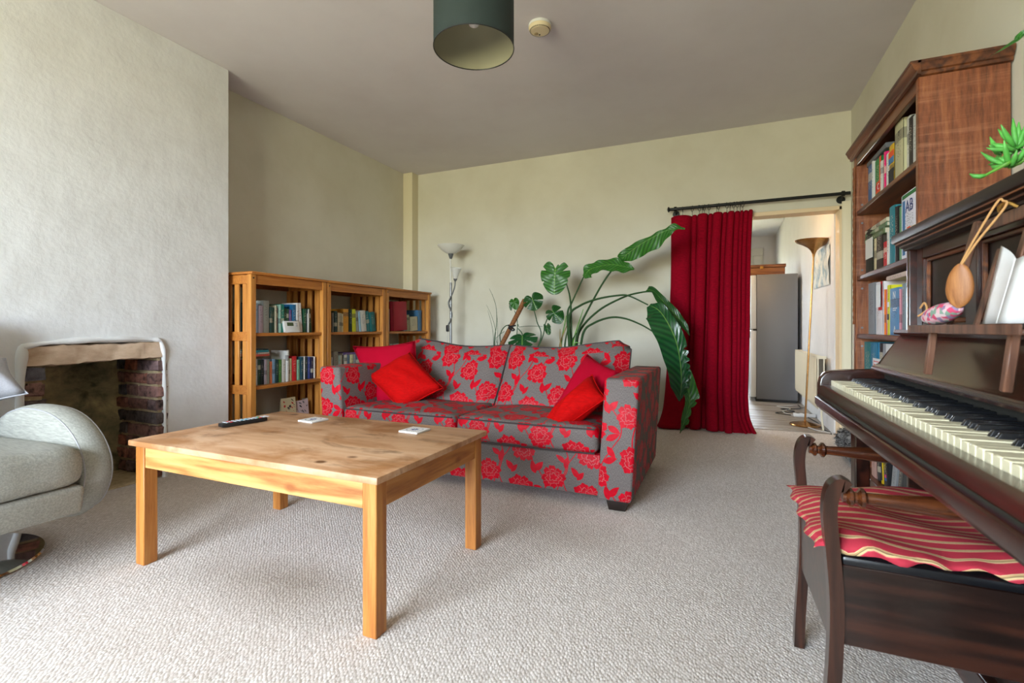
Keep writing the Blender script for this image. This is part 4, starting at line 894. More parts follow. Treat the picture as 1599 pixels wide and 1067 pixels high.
blob_leaf(mp, 'leaf', P(415, 330, MYd, P5), P(455, 470, MYd-.03, P5), .048, M['leaf_mid'], [(70, .3, 6)], 5, (.3, -1, .1))
blob_leaf(mp, 'leaf', P(372, 350, MYd, P5), P(376, 490, MYd-.02, P5), .016, M['leaf_dark'], [], 6)
blob_leaf(mp, 'leaf', P(870, 680, MYd-.02, P5), P(908, 830, MYd-.03, P5), .035, M['leaf_dark'], [], 7)
gb = atY(774, 545, 4.67); gp = thing('reed_plant', 'thin grassy plant with four upright blades left of the coir pole', 'plant', (gb.x, 4.67, 0)); pot(gp, .085, .2)
gr_ = Vector((gb.x, 4.67, .16))
for L_, r in ((((150, 950), (180, 700), (180, 480), (140, 320), (80, 185)), .005), (((160, 950), (165, 760), (110, 560), (40, 410)), .004), (((140, 950), (120, 720), (60, 490)), .004), (((190, 960), (195, 700), (170, 420), (120, 260)), .003)):
    stem(gp, [gr_, *[P(x, y, 4.67, P5) for x, y in L_]], r, .0012, 'leaf_stem', 'blade')

# ================================================================== CURTAIN AND ROD
RZ = 2.036; RY = 4.755
t = thing('curtain_rod', 'black iron curtain rod above the kitchen doorway', 'curtain rod', (.25, RY, RZ))
MB().tube([(-.705, 0, 0), (.705, 0, 0)], .0135, 14).build('pole', M['black_metal'], t)
MB().lathe([(.006, -.028), (.024, -.02), (.026, -.012), (.014, -.004), (.014, .002)], 18, Matrix.Translation((-.705, 0, 0)) @ Matrix.Rotation(PI/2, 4, 'Y')).build('finial', M['black_metal'], t)
for x in (-.66, .655):
    b = MB().tube([(x, 0, -.004), (x, .03, -.02), (x, .085, -.03)], .008, 8).build('bracket', M['black_metal'], t)
    MB().tube([(x, .087, -.03), (x, .094, -.03)], .032, 18).build('wall_plate', M['black_metal'], b)
    MB().lathe([(.018, -.011), (.022, -.011), (.022, .011), (.018, .011)], 18, Matrix.Translation((x, 0, 0)) @ Matrix.Rotation(PI/2, 4, 'Y'), cap=False).build('cup', M['black_metal'], b)
ct = thing('curtain', 'crimson velvet curtain hanging bunched in front of the kitchen doorway', 'curtain', (-.11, RY, 0))
CK = (0, .28, .34, .47, .52, .65, .71, .80, .86, .90, .95, 1.0)
def curt(u, v):
    s_ = u + .022*math.sin(3.2*v+.4)*math.sin(PI*u) + .012*math.sin(9*u+4*v)*math.sin(PI*u); s_ = max(0, min(1, s_))
    k = 0
    while k < len(CK)-2 and s_ > CK[k+1]: k += 1
    f = (s_-CK[k])/(CK[k+1]-CK[k]); wd = CK[k+1]-CK[k]
    deep = (.026+.55*wd*(.42 if k < 1 else 1))*interp([.55, .8, 1, 1, 1, 1.05], v)
    fl = math.sin(PI*max(0, min(1, f)))**.8*deep*(1 if k % 2 == 0 else .5)
    xl = interp([-.450, -.452, -.455, -.465, -.48, -.505, -.54], v); xr = interp([.240, .225, .218, .215, .208, .200, .215], v)
    x = lerp(xl, xr, u) - .68*wd*math.sin(2*PI*f)*interp([.10, .18, .22, .23, .23, .2], v)*(.6 if k < 1 else 1)
    y = .035 - fl + .006*math.sin(v*7+u*5)
    z = lerp(1.972, .012, v) - .010*(1-math.sin(PI*f))*(1-v)**14
    if v > .9:                                    # the hem is too long and rests on the carpet
        q = (v-.9)/.1; y -= .085*q**2*(.55+.45*math.sin(u*9+.6)); x += (.05*q**2 if u > .85 else (-.03*q**2 if u < .2 else 0)); z = max(z, .010+.022*max(0, math.sin(q*PI*1.1))*(q > .6))
    return (x+.11, y-.005, z)
cu = MB().grid(curt, 200, 70); 
co = cu.build('cloth', M['curtain_velvet'], ct, angle=3); so = co.modifiers.new('thickness', 'SOLIDIFY'); so.thickness = .004
for k, px in enumerate((1066, 1081, 1092, 1097, 1100, 1107, 1119, 1122, 1135, 1140, 1146, 1151, 1156, 1160)):
    p = atY(px, 325, RY); r_ = Matrix.Translation((p.x+.11, 0, RZ-.011)) @ Euler((0, PI/2, .5*math.sin(k*2.1))).to_matrix().to_4x4()
    pts = [r_ @ Vector((.0265*math.cos(a*PI/8), .0265*math.sin(a*PI/8), 0)) for a in range(17)]
    rg = MB().tube(pts, .0025, 6).build('ring', M['black_metal'], ct)
    MB().tube([(p.x+.11, 0, RZ-.036), (p.x+.11, 0, 1.962)], .0022, 6).build('hook', M['black_metal'], rg)

# ================================================================== KITCHEN THINGS
fb = atZ(1181, 627, 0)
FX0, FX1, FY0 = .355, .84, 6.87
t = thing('refrigerator', 'tall grey fridge freezer seen side-on through the doorway', 'refrigerator', ((FX0+FX1)/2, FY0+.3, 0))
FH = 1.60
wpart('cabinet', MB().box((FX0+.03, FY0, .03), (FX1, FY0+.6, FH), .006, 2), M['fridge_grey'], t)
for z0, z1_ in ((.05, .90), (.91, FH-.004)):
    d = wpart('door', MB().box((FX0-.04, FY0-.004, z0), (FX0+.028, FY0+.602, z1_), .012, 3), M['fridge_door'], t)
    wpart('handle', MB().box((FX0-.062, FY0+.02, (.80 if z0 < .5 else .93)), (FX0-.036, FY0+.05, (.89 if z0 < .5 else 1.10)), .005), M['steel_grey'], d)
wpart('hinge', MB().box((FX0-.01, FY0-.010, .895), (FX0+.035, FY0+.01, .915), .002), M['dark_plastic'], t)
wpart('plinth', MB().box((FX0+.02, FY0+.01, 0), (FX1-.01, FY0+.58, .035)), M['dark_plastic'], t)
t = thing('wooden_chest', 'long brown wooden box lying on top of the grey fridge', 'box', (.45, FY0+.28, FH))
MB().box((-.40, -.2, .001), (.26, .2, .095), .004).build('body', M['chest_wood'], t); MB().box((-.41, -.21, .097), (.27, .21, .135), .004).build('lid', M['chest_wood'], t)
MB().box((-.02, -.213, .08), (.02, -.2, .115), .002).build('clasp', M['brass'], t)
# radiator on the right-hand kitchen wall
t = thing('radiator', 'cream panel radiator on the kitchen wall behind the brass lamp', 'radiator', (KX1-.006, 5.9, 0)); RY0, RY1, RZ0, RZ1 = -.72, .72, .19, .665
for x0, x1 in ((-.092, -.080), (-.045, -.033)):
    m = MB(); n = 96
    m.grid(lambda u, v, x0=x0: (x0-.005*(.5+.5*math.cos(u*2*PI*24))*(1 if .06 < v < .94 else 0), lerp(RY0, RY1, u), lerp(RZ0, RZ1, v)), n, 16); m.box((x0, RY0, RZ0), (x1, RY1, RZ1), .002)
    m.build('panel', M['radiator_paint'], t)
m = MB(); m.box((-.098, RY0-.004, RZ1-.02), (-.02, RY0, RZ1+.006), .001); m.box((-.098, RY1, RZ0+.02), (-.02, RY1+.004, RZ1+.006), .001)
for k in range(40): m.box((-.078, RY0+.02+k*.036, RZ1-.004), (-.046, RY0+.032+k*.036, RZ1+.002))
m.build('grille', M['radiator_paint'], t)
m = MB()
for k in range(60): m.box((-.079, RY0+.006+k*.024, RZ0+.03), (-.046, RY0+.009+k*.024, RZ1-.006))
m.build('fins', M['radiator_inside'], t)
MB().tube(catmull([(-.063, RY0-.03, RZ0+.03), (-.063, RY0-.035, .12), (-.05, RY0-.035, .0)]), .008, 8).build('pipe', M['radiator_paint'], t)
MB().lathe([(.012, 0), (.02, .004), (.02, .05), (.014, .06)], 14, Matrix.Translation((-.063, RY0-.033, RZ0+.0))).build('valve', M['white_plastic'], t)
for y in (RY0+.2, RY1-.2): MB().box((-.035, y, .3), (-.0, y+.04, .6), .002).build('bracket', M['steel_grey'], t)
# crumpled poster
t = thing('wall_poster', 'creased pale blue map pinned to the kitchen wall behind the lamp', 'poster', (KX1-.001, 5.57, 1.5))
n_ = NT('poster_print', .7); f_ = n_.noise(n_.coord(), 7, 4, .6); n_.base(n_.ramp(f_, [(.35, hexc('#7f9dae')), (.5, hexc('#cfd3cf')), (.62, hexc('#dcdcd2')), (.75, hexc('#c0a89a'))]))
MB().grid(lambda u, v: (-.006-.012*abs(math.sin(u*9+v*4))*math.sin(PI*v)-.004*math.sin(v*14), lerp(-.42, .42, u), lerp(-.18, .19, v)+.02*u), 24, 16).build('sheet', n_.m, t, angle=.3)
# brass uplighter in the doorway
g0 = Vector((.715, 5.36, 0)); gt = Vector((.785, 5.36, 1.63))
t = thing('floor_lamp', 'slim brass floor lamp with trumpet bowl standing in the kitchen doorway', 'lamp', g0)
MB().lathe([(0.001, 0), (.128, 0), (.132, .006), (.128, .014), (.09, .026), (.04, .034), (.014, .04), (.010, .05)], 36).build('base', M['gold_metal'], t)
MB().tube([(0, 0, .04), gt-g0], .0085, 12).build('pole', M['gold_metal'], t)
mt = Matrix.Translation(gt-g0) @ Matrix.Rotation(.043, 4, 'Y')
MB().lathe([(.010, -.03), (.014, 0), (.026, .03), (.05, .058), (.10, .088), (.145, .108), (.162, .124), (.164, .128), (.158, .124), (.14, .112), (.095, .093), (.045, .065), (.02, .04)], 40, mt).build('bowl_shade', M['gold_metal'], t)
t = thing('power_strip', 'white extension socket on the kitchen floor behind the brass lamp', 'socket', (.775, 5.86, 0), .12)
MB().box((-.10, -.028, 0), (.10, .028, .036), .006, 2).build('housing', M['white_plastic'], t)
for k in range(3): MB().rbox((-.06+k*.06, 0, .0362), (.03, .03, .003), bev=.001).build('outlet', M['plastic_grey'], t)
for k, (mt_, L_, lab) in enumerate((('cable_black', [(.80, 5.80), (.84, 5.5), (.83, 5.2), (.865, 5.06), (.86, 4.97)], 'black cable running from the extension socket towards the door jamb'), ('cable_white', [(.69, 5.82), (.60, 6.1), (.7, 6.35), (.58, 6.5), (.76, 6.6)], 'pale cable coiled on the kitchen floor before the fridge'), ('cable_black', [(.70, 5.88), (.52, 5.98), (.72, 6.15), (.60, 6.3), (.80, 6.4), (.82, 6.7)], 'black cable looping on the kitchen floor behind the extension socket'), ('cable_white', [(.72, 5.24), (.78, 5.1), (.86, 5.03), (.87, 4.96)], 'pale cable running under the brass lamp base to the jamb'))):
    tag(MB().tube(catmull([(x, y, .0055) for x, y in L_]), .005, 6).build('cable', M[mt_]), lab, 'cable', 'cables on the kitchen floor')
# warm pendant that lights the near end of the kitchen
t = thing('pendant_lamp', 'small kitchen pendant lamp with bare warm bulb hidden behind the curtain', 'lamp', (.08, 5.25, KZ))
MB().lathe([(.05, 0), (.05, -.02), (.01, -.03)], 20).build('ceiling_rose', M['white_plastic'], t); MB().tube([(0, 0, -.02), (0, 0, -.34)], .003, 6).build('cord', M['cable_white'], t)
MB().lathe([(.018, -.34), (.02, -.345), (.02, -.39), (.016, -.392)], 16).build('bulb_holder', M['white_plastic'], t)
nb = NT('bulb_glow', .4, hexc('#ffe0b0')); nb.p.inputs['Emission Color'].default_value = hexc('#ffb46a'); nb.p.inputs['Emission Strength'].default_value = 6
MB().lathe([(.004, -.50), (.02, -.49), (.033, -.46), (.03, -.43), (.016, -.392)], 20).build('bulb', nb.m, t)
l = bpy.data.lights.new('pendant_glow', 'POINT'); l.energy = 4; l.color = (1, .62, .3); l.shadow_soft_size = .04
lo = bpy.data.objects.new('pendant_glow', l); COL.objects.link(lo); lo.location = (.08, 5.25, KZ-.55)

# ================================================================== CEILING THINGS
dz = 1.20; rc_ = ray(740, 76); k_ = dz/rc_[2]; sx, sy = rc_[0]*k_, rc_[1]*k_; zb = CAM_H+dz; rs = .172
t = thing('ceiling_lamp', 'black drum lampshade with pale lining hanging from the ceiling', 'lamp', (sx, sy, ZC))
zb -= ZC
MB().lathe([(rs, zb), (rs, zb+.27), (rs-.0015, zb+.27), (rs-.0015, zb+.001)], 56, cap=False).build('drum', M['shade_black'], t)
MB().lathe([(rs-.002, zb+.002), (rs-.002, zb+.268)], 56, cap=False).build('lining', M['shade_inside'], t)
for z in (zb, zb+.27): MB().tube([(rs*math.cos(a*PI/24), rs*math.sin(a*PI/24), z) for a in range(49)], .0022, 6).build('rim', M['dark_plastic'], t)
m = MB()
for a in range(3): m.tube([(0, 0, zb+.25), ((rs-.002)*math.cos(a*2.094), (rs-.002)*math.sin(a*2.094), zb+.262)], .002, 6)
m.build('spider', M['white_plastic'], t)
MB().lathe([(.02, zb+.20), (.021, zb+.205), (.021, zb+.25), (.012, zb+.27)], 18).build('bulb_holder', M['white_plastic'], t)
MB().lathe([(.004, zb+.09), (.02, zb+.10), (.031, zb+.13), (.028, zb+.16), (.015, zb+.20)], 20).build('bulb', M['opal'], t)
MB().tube([(0, 0, zb+.26), (0, 0, -.03)], .003, 6).build('cord', M['cable_white'], t)
MB().lathe([(.045, -.001), (.045, -.012), (.012, -.032), (.003, -.034)], 22).build('ceiling_rose', M['white_plastic'], t)
q = atZ(843, 38, ZC)
t = thing('smoke_detector', 'round yellowed smoke alarm on the ceiling beside the drum lampshade', 'smoke detector', (q.x, q.y, ZC))
MB().lathe([(.066, -.001), (.068, -.004), (.068, -.016), (.064, -.018)], 36).build('base_plate', M['white_plastic'], t)
MB().lathe([(.067, -.018), (.068, -.024), (.063, -.036), (.054, -.042), (.053, -.0405), (.050, -.0405), (.049, -.043), (.001, -.044)], 40).build('cover', M['smoke_plastic'], t)
m = MB()
for a in range(34):
    th = a*2*PI/34; m.rbox((.0585*math.cos(th), .0585*math.sin(th), -.0392), (.003, .006, .004), (0, .6, th))
vs = m.build('vent_slots', M['lining_dark'], t, smooth=False); vs['kind'] = 'stuff'
MB().lathe([(.012, -.0435), (.012, -.046), (.010, -.047)], 16, Matrix.Translation((-.028, .012, 0))).build('test_button', plain('alarm_button', '#a58f66', .5), t)
MB().lathe([(.005, -.0435), (.005, -.046)], 10, Matrix.Translation((-.012, .028, 0))).build('indicator', M['dark_plastic'], t)

# ================================================================== PALE SWIVEL ARMCHAIR
AY0, AY1 = 1.05, 1.165          # the arm on the table side
t = thing('armchair', 'pale grey fabric swivel armchair on a chrome disc before the fireplace', 'armchair', (-2.75, .72, 0))
prof = [(-3.02, .30), (-3.02, .47), (-2.90, .555), (-2.78, .592), (-2.65, .603), (-2.52, .592), (-2.41, .558), (-2.32, .50), (-2.265, .43), (-2.25, .36), (-2.27, .29), (-2.32, .225), (-2.39, .18), (-2.47, .16), (-2.90, .17), (-3.0, .22)]
pr = [(p.x, p.y) for p in catmull([(a, b, 0) for a, b in prof], 3)]
for y0, y1 in ((AY0, AY1), (.27, .385)):
    am = MB(); PN = len(pr); rings = []; hw_ = (y1-y0)/2; ym_ = (y0+y1)/2; cxx, czz = -2.65, .38
    nrm_ = []
    for k in range(PN):
        (ax, az), (bx_, bz) = pr[k-1], pr[(k+1) % PN]; l_ = math.hypot(bx_-ax, bz-az) or 1; nx, nz = -(bz-az)/l_, (bx_-ax)/l_
        if nx*(pr[k][0]-cxx)+nz*(pr[k][1]-czz) < 0: nx, nz = -nx, -nz
        nrm_.append((nx, nz))
    for ph_ in [(-1.35, .55), (-1.3, .30), (-1.2, .13)] + [(q*.15, None) for q in range(-7, 8)] + [(1.2, .13), (1.3, .30), (1.35, .55)]:
        a_, sc_ = ph_; yy = ym_+hw_*(math.sin(a_*PI/2/1.2) if abs(a_) <= 1.05 else math.copysign(1.0+.10*(abs(a_)-1.2)/.15, a_)); ins = .032*(1-math.cos(a_*PI/2/1.2)) if sc_ is None else .032
        ring = []
        for k in range(PN):
            x_, z_ = pr[k][0]-nrm_[k][0]*ins, pr[k][1]-nrm_[k][1]*ins
            if sc_: x_, z_ = lerp(x_, cxx, sc_), lerp(z_, czz, sc_)
            ring.append(am.b.verts.new((x_, yy, z_)))
        rings.append(ring)
    for A_, B_ in zip(rings, rings[1:]):
        for k in range(PN): am._face([A_[k], A_[(k+1) % PN], B_[(k+1) % PN], B_[k]])
    am._face(rings[0][::-1]); am._face(rings[-1])
    ar = wpart('armrest', am, M['chair_fabric'], t, angle=2.0)
    for ys in (y0+.012, y1-.012): wpart('seam', MB().tube([(pr[k][0]-nrm_[k][0]*.013, ys, pr[k][1]-nrm_[k][1]*.013) for k in range(4, 40)], .0028, 6), M['satin_grey'], ar)
m = MB(); m.box((-2.98, .385, .335), (-2.215, AY0, .475), .05, 5)
bmesh.ops.subdivide_edges(m.b, edges=[e for e in m.b.edges if e.calc_length() > .3], cuts=10, use_grid_fill=True)
for v in m.b.verts:
    u_, w_ = (v.co.y-.385)/(AY0-.385), (v.co.x+2.98)/.765
    if v.co.z > .42: v.co.z += .022*math.sin(PI*max(0, min(1, u_)))*min(1, .3+w_) + .004*math.sin(u_*17+w_*5)
    if v.co.x > -2.3: v.co.x += .015*math.sin(PI*max(0, min(1, u_))) + .003*math.sin(u_*31)
wpart('seat_cushion', m, M['chair_fabric'], t)
wpart('footrest', MB().hexa([(-2.6, .39, .21), (-2.235, .39, .225), (-2.235, AY0-.005, .225), (-2.6, AY0-.005, .21), (-2.6, .39, .335), (-2.212, .39, .335), (-2.212, AY0-.005, .335), (-2.6, AY0-.005, .335)], .02, 3), M['chair_fabric'], t)
wpart('seat_frame', MB().box((-3.0, .39, .20), (-2.5, AY0-.005, .34), .01), M['dark_plastic'], t)
m = MB(); m.hexa([(-3.02, .37, .36), (-2.86, .37, .36), (-2.86, AY0+.015, .36), (-3.02, AY0+.015, .36), (-3.16, .36, .98), (-3.06, .36, .98), (-3.06, AY0+.02, .98), (-3.16, AY0+.02, .98)], .045, 4)
wpart('backrest', m, M['chair_fabric'], t)
wpart('base_disc', MB().lathe([(.001, 0), (.325, 0), (.33, .006), (.325, .014), (.12, .026), (.045, .034), (.04, .05)], 56, Matrix.Translation((-2.77, .80, 0))), M['chrome'], t)
wpart('column', MB().tube([(-2.77, .80, .04), (-2.77, .80, .21)], .032, 20), M['chrome'], t)
cs = cushion('scatter_cushion', 'silver grey satin cushion lying on the pale armchair', [Vector((-2.88, .86, .565)), Vector((-2.76, 1.09, .645)), Vector((-2.98, 1.10, .79)), Vector((-3.06, .70, .86))], .16, M['satin_grey'], None, seed=6, pinch=.1, wr=.016)
# ================================================================== DARK BOOKCASE (right wall)
DX0, DX1, DY0, DY1, DH = .70, .975, 2.376, 3.405, 1.965
t = thing('oak_bookcase', 'tall dark oak bookcase against the right wall behind the piano', 'bookcase', ((DX0+DX1)/2, (DY0+DY1)/2, 0))
for y0, y1 in ((DY0, DY0+.032), (DY1-.05, DY1)): wpart('side_panel', MB().box((DX0, y0, 0), (DX1, y1, DH-.03), .004), M['old_oak'], t)
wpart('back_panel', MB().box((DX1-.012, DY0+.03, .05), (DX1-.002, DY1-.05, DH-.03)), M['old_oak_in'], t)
wpart('top_board', MB().box((DX0-.004, DY0-.004, DH-.032), (DX1, DY1+.004, DH-.006), .003), M['old_oak_y'], t)
def cornice_prof(y, o): return
m = MB()
m.prism([(DX0, DH-.055), (DX0-.012, DH-.052), (DX0-.013, DH-.04), (DX0-.02, DH-.036), (DX0-.03, DH-.012), (DX0-.034, DH-.01), (DX0-.034, DH), (DX0, DH)], DY0-.03, DY1+.03, 'xz')
m.prism([(DY0, DH-.055), (DY0-.012, DH-.052), (DY0-.013, DH-.04), (DY0-.02, DH-.036), (DY0-.028, DH-.012), (DY0-.03, DH-.01), (DY0-.03, DH), (DY0, DH)], DX0-.01, DX1, 'yz')
wpart('cornice', m, M['old_oak_y'], t)
wpart('front_rail', MB().box((DX0+.002, DY0+.03, DH-.105), (DX0+.022, DY1-.05, DH-.03), .002), M['old_oak_y'], t)
DZ = (.135, .52, .895, 1.225, 1.60)
for z in DZ: wpart('shelf', MB().box((DX0+.004, DY0+.031, z-.025), (DX1-.014, DY1-.049, z), .003), M['old_oak_y'], t)
wpart('plinth', MB().box((DX0+.01, DY0+.031, 0), (DX0+.03, DY1-.049, .11), .002), M['old_oak_y'], t)
m = MB()
for k, z in enumerate(DZ[1:]):
    for dz_ in (.035, -.07): m.tube([(DX0+.03, DY1-.052, z+dz_), (DX0+.03, DY1-.049, z+dz_)], .006, 8)
wpart('shelf_peg', m, M['steel_grey'], t)
# carved upright face at the far end
m = MB(); m.grid(lambda u, v: (DX0-.001-.008*abs(math.sin(v*38+3*math.sin(u*PI)))*math.sin(PI*u)**.5-.001, lerp(DY1-.047, DY1-.003, u), lerp(.95, 1.86, v)), 6, 160)
wpart('carved_upright', m, M['old_oak'], t)
RW = Matrix(((0, 0, 1), (1, 0, 0), (0, 1, 0))).to_euler()
RP = DX0+.03; lo_, hi_ = DY0+.036, DY1-.055
zA, zB_, zC_ = zoom(1350, 170, 7.62), zoom(1320, 280, 6.667), zoom(1320, 420, 6.275)
nm = 'the dark oak bookcase'
row([(30, 75, 655, '#3f5f8a'), (82, 104, 640, '#d8d8d2'), (106, 184, 640, '#1c7a3c'), (186, 214, 640, '#d0cdc2'), (218, 240, 530, '#e0186a'), (242, 288, 560, '#dfdcd8'), (290, 350, 465, '#c9a21c'), (356, 452, 215, '#b9b48c'), (457, 503, 130, '#c9c8bc'), (506, 555, 130, '#2a2422'), (560, 600, 105, '#b9bab4'), (602, 634, 60, '#a5beb2')],
    zA, RP, DZ[4], -1, 'the top shelf of '+nm, 'books on the top shelf of the oak bookcase', .20, .265, lo_, hi_, R, 'piano')
row([(208, 284, 545, '#1d2a22'), (286, 308, 540, '#cbbd96'), (310, 372, 540, '#3a3126'), (374, 412, 665, '#c41c22'), (416, 445, 560, '#d5d3cb'), (450, 505, 305, '#157884'), (510, 545, 300, '#15161a'), (550, 575, 300, '#5d8f6a'), (580, 745, 165, '#d9d8e2')],
    zB_, RP, DZ[3], -1, 'the second shelf of '+nm, 'books on the second shelf of the oak bookcase', .20, .29, lo_, hi_, R, 'piano')
lying([(200, 400, .030, '#51683f'), (205, 420, .022, '#5f7a56'), (205, 425, .02, '#c6c0a4')], zB_, RP, DZ[3]+.175, -1, 'the second shelf of '+nm, 'books lying flat in the oak bookcase', .17)
row([(215, 278, 150, '#93989f'), (280, 296, 150, '#a01848'), (298, 362, 140, '#dcd6da'), (364, 376, 205, '#e0762a'), (378, 394, 205, '#cf3a94'), (396, 424, 165, '#d4d018'), (426, 520, 200, '#4f86b4'), (522, 538, 200, '#c98a98'), (540, 574, 150, '#7d8890'), (577, 640, 150, '#dfe0e2')],
    zC_, RP, DZ[2], -1, 'the third shelf of '+nm, 'books on the third shelf of the oak bookcase', .20, .285, lo_, hi_, R, 'piano')
lying([(400, 640, .022, '#cbb4a8')], zC_, RP, DZ[2]+.262, -1, 'top of the third shelf of '+nm, 'books lying flat in the oak bookcase', .17)
row([(165, 240, 665, '#1d7c80'), (244, 312, 690, '#2a7a9c'), (314, 352, 670, '#15161a'), (354, 390, 665, '#8c8f96'), (392, 464, 665, '#d6d8d8'), (468, 508, 690, '#1c1c1e'), (512, 580, 670, '#cfc59c')],
    zC_, RP, DZ[1], -1, 'the fourth shelf of '+nm, 'books on the fourth shelf of the oak bookcase', .19, .33, lo_, hi_, R, 'piano')
zE = zoom(1300, 660, 9.7)
row([(565, 640, 420, '#c09a90', 0), (655, 700, 430, '#2c2d30', 8), (705, 740, 440, '#d8b812', 9), (745, 775, 470, '#dcd4dc', 9), (780, 850, 500, '#16161a', 8), (870, 940, 620, '#9aa0a4', -14), (945, 1000, 660, '#5a5a56', -14), (1080, 1140, 740, '#e01478')],
    zE, RP, DZ[0], -1, 'the bottom shelf of '+nm, 'books on the bottom shelf of the oak bookcase', .19, .33, lo_, hi_, R, 'piano')
def find(grp, hx):
    c = hexc(hx)
    for o in bpy.data.objects:
        if o.get('group') == grp and abs(o.color[0]-c[0])+abs(o.color[1]-c[1])+abs(o.color[2]-c[2]) < .002: return o
def spine(grp, hx, items):
    o = find(grp, hx)
    if not o: return
    T = max(v.co.y for v in o.data.vertices); H = max(v.co.z for v in o.data.vertices)
    for it in items:
        if it[0] == 'txt': text('lettering', it[1], it[2], (.0007, T*it[3], H*it[4]), RW, M[it[5]], o)
        else: MB().box((-.001, T*it[1], H*it[2]), (.0004, T*it[3], H*it[4])).build('printed_band', M[it[5]], o, smooth=False)
g1, g2, g3 = ('books on the %s shelf of the oak bookcase' % w_ for w_ in ('top', 'second', 'third'))
spine(g2, '#d9d8e2', [('txt', 'AB', .075, .56, .78, 'ink_navy'), ('band', .12, .08, .28, .9, 'ink_blue'), ('band', .42, .15, .62, .48, 'ink_orange'), ('band', .62, .42, .9, .46, 'ink_yellow'), ('band', .1, .93, 1, .985, 'ink_green')])
spine(g3, '#4f86b4', [('txt', 'N', .05, .55, .84, 'ink_white'), ('txt', 'A', .055, .6, .10, 'ink_white'), ('band', .4, .56, .8, .575, 'ink_white'), ('band', .4, .52, .7, .535, 'ink_white')])
spine(g1, '#1c7a3c', [('band', .3, .36, .95, .42, 'ink_orange'), ('band', .2, .2, .85, .36, 'ink_red'), ('band', .75, .42, .98, 1.0, 'ink_orange'), ('band', .2, .14, .9, .2, 'ink_orange'), ('txt', 'C', .045, .6, .28, 'ink_white')])
spine(g1, '#c9a21c', [('band', 0, 0, 1, .42, 'ink'), ('band', 0, .55, 1, .7, 'ink_blue'), ('band', 0, .7, 1, .85, 'ink_orange')])
spine(g1, '#b9b48c', [('txt', 'T', .035, .6, .78, 'ink')])
spine(g3, '#dcd6da', [('band', .1, .52, .98, .95, 'paper_white'), ('band', .45, .46, .98, .52, 'ink_red'), ('band', .8, .52, 1, 1, 'ink_red')])
spine(g3, '#d4d018', [('band', .2, .3, .8, .42, 'ink'), ('band', .2, .56, .8, .66, 'paper_white')])
spine('books on the second shelf of the oak bookcase', '#1d2a22', [('band', .04, .34, 1, .78, 'paper')])
spine('books on the bottom shelf of the oak bookcase', '#d8b812', [('band', .3, .1, .7, .9, 'ink')])
spine('books on the bottom shelf of the oak bookcase', '#16161a', [('txt', 'urban', .02, .5, .62, 'ink_yellow'), ('band', .3, .30, .7, .38, 'ink_pink'), ('band', .3, .22, .7, .30, 'ink_blue')])
for o in bpy.data.objects:
    if o.name.startswith('lettering') and o['body'] == 'urban': o.rotation_euler = (Matrix(((0, 0, 1), (1, 0, 0), (0, 1, 0))) @ Matrix.Rotation(-PI/2, 3, 'Z')).to_euler()
# map board leaning in the fourth shelf
a, b = atX(*zC_(240, 990), DX0+.012), atX(*zC_(470, 990), DX0+.012); w = (a.y-b.y)
o = thing('picture_board', 'white card with red border lines leaning on the fourth oak shelf', 'card', (DX0+.020, (a.y+b.y)/2, DZ[1]+.001)); o.rotation_euler = (0, .02, 0)
MB().box((0, -w/2, 0), (.004, w/2, .25), .001).build('board', M['paper_white'], o)
m = MB()
for i in (.08, .30, .94): m.box((-.0006, -w/2+w*i, .01), (.001, -w/2+w*i+.004, .24))
for z in (.232, .215): m.box((-.0007, -w*.45, z), (.001, w*.45, z+.004))
m.build('red_lines', M['ink_red'], o, smooth=False); m = MB(); m.box((-.0005, -w*.40, .12), (.001, -w*.1, .20)); m.build('green_patch', plain('map_green', '#b4bf6a', .7), o, smooth=False)
o = thing('folding_album', 'grey box lying across book tops on the top oak shelf', 'box', (DX0+.12, atX(*zA(130, 600), RP).y, DZ[4]+.216))
MB().box((-.09, -.17, .0), (.08, .17, .026), .003).build('box', M['plastic_grey'], o)

# fluffy bundle on the floor
t = thing('pet_bed', 'grey and black fluffy bundle on the floor between bookcase and doorway', 'pet bed', (.86, 3.93, 0))
n_ = NT('fur', .95); f_ = n_.noise(n_.coord('Object', (1, .5, 1.6), (0, .6, 0)), 34, 3, .6, .6); n_.base(n_.ramp(f_, [(.42, hexc('#1a1b1c')), (.52, hexc('#76787a')), (.66, hexc('#a8aaab'))])); n_.bump(f_, 1, .02)
def fur(u, v):
    a = u*2*PI; b = (v-.5)*PI; cb = math.cos(b); sg = lambda q, p: math.copysign(abs(q)**p, q)
    r = 1+.05*math.sin(a*9+b*7)+.04*math.sin(a*23+b*19)+.03*math.sin(b*31-a*5)
    return (.112*sg(math.cos(a), .7)*cb*r, .40*sg(math.sin(a), .6)*cb*r, .112+.111*sg(math.sin(b), .8)*(r if b > 0 else 1))
MB().grid(fur, 70, 30, closeu=True).build('bundle', n_.m, t, angle=3, clean=True)
hair = MB(); rh = random.Random(2)
for i in range(1500):
    u_, v_ = rh.random(), rh.uniform(.45, .98); p = Vector(fur(u_, v_)); nrm = Vector((p.x/.112**2, p.y/.4**2, (p.z-.112)/.11**2)).normalized(); q = p+nrm*.016+Vector((rh.uniform(-.02, .02), rh.uniform(-.02, .02), rh.uniform(-.02, .008)))
    sd = nrm.orthogonal()*.0022; hair._face([hair.b.verts.new(p-sd), hair.b.verts.new(p+sd), hair.b.verts.new(q)])
ho = hair.build('hairs', n_.m, t); ho['kind'] = 'stuff'

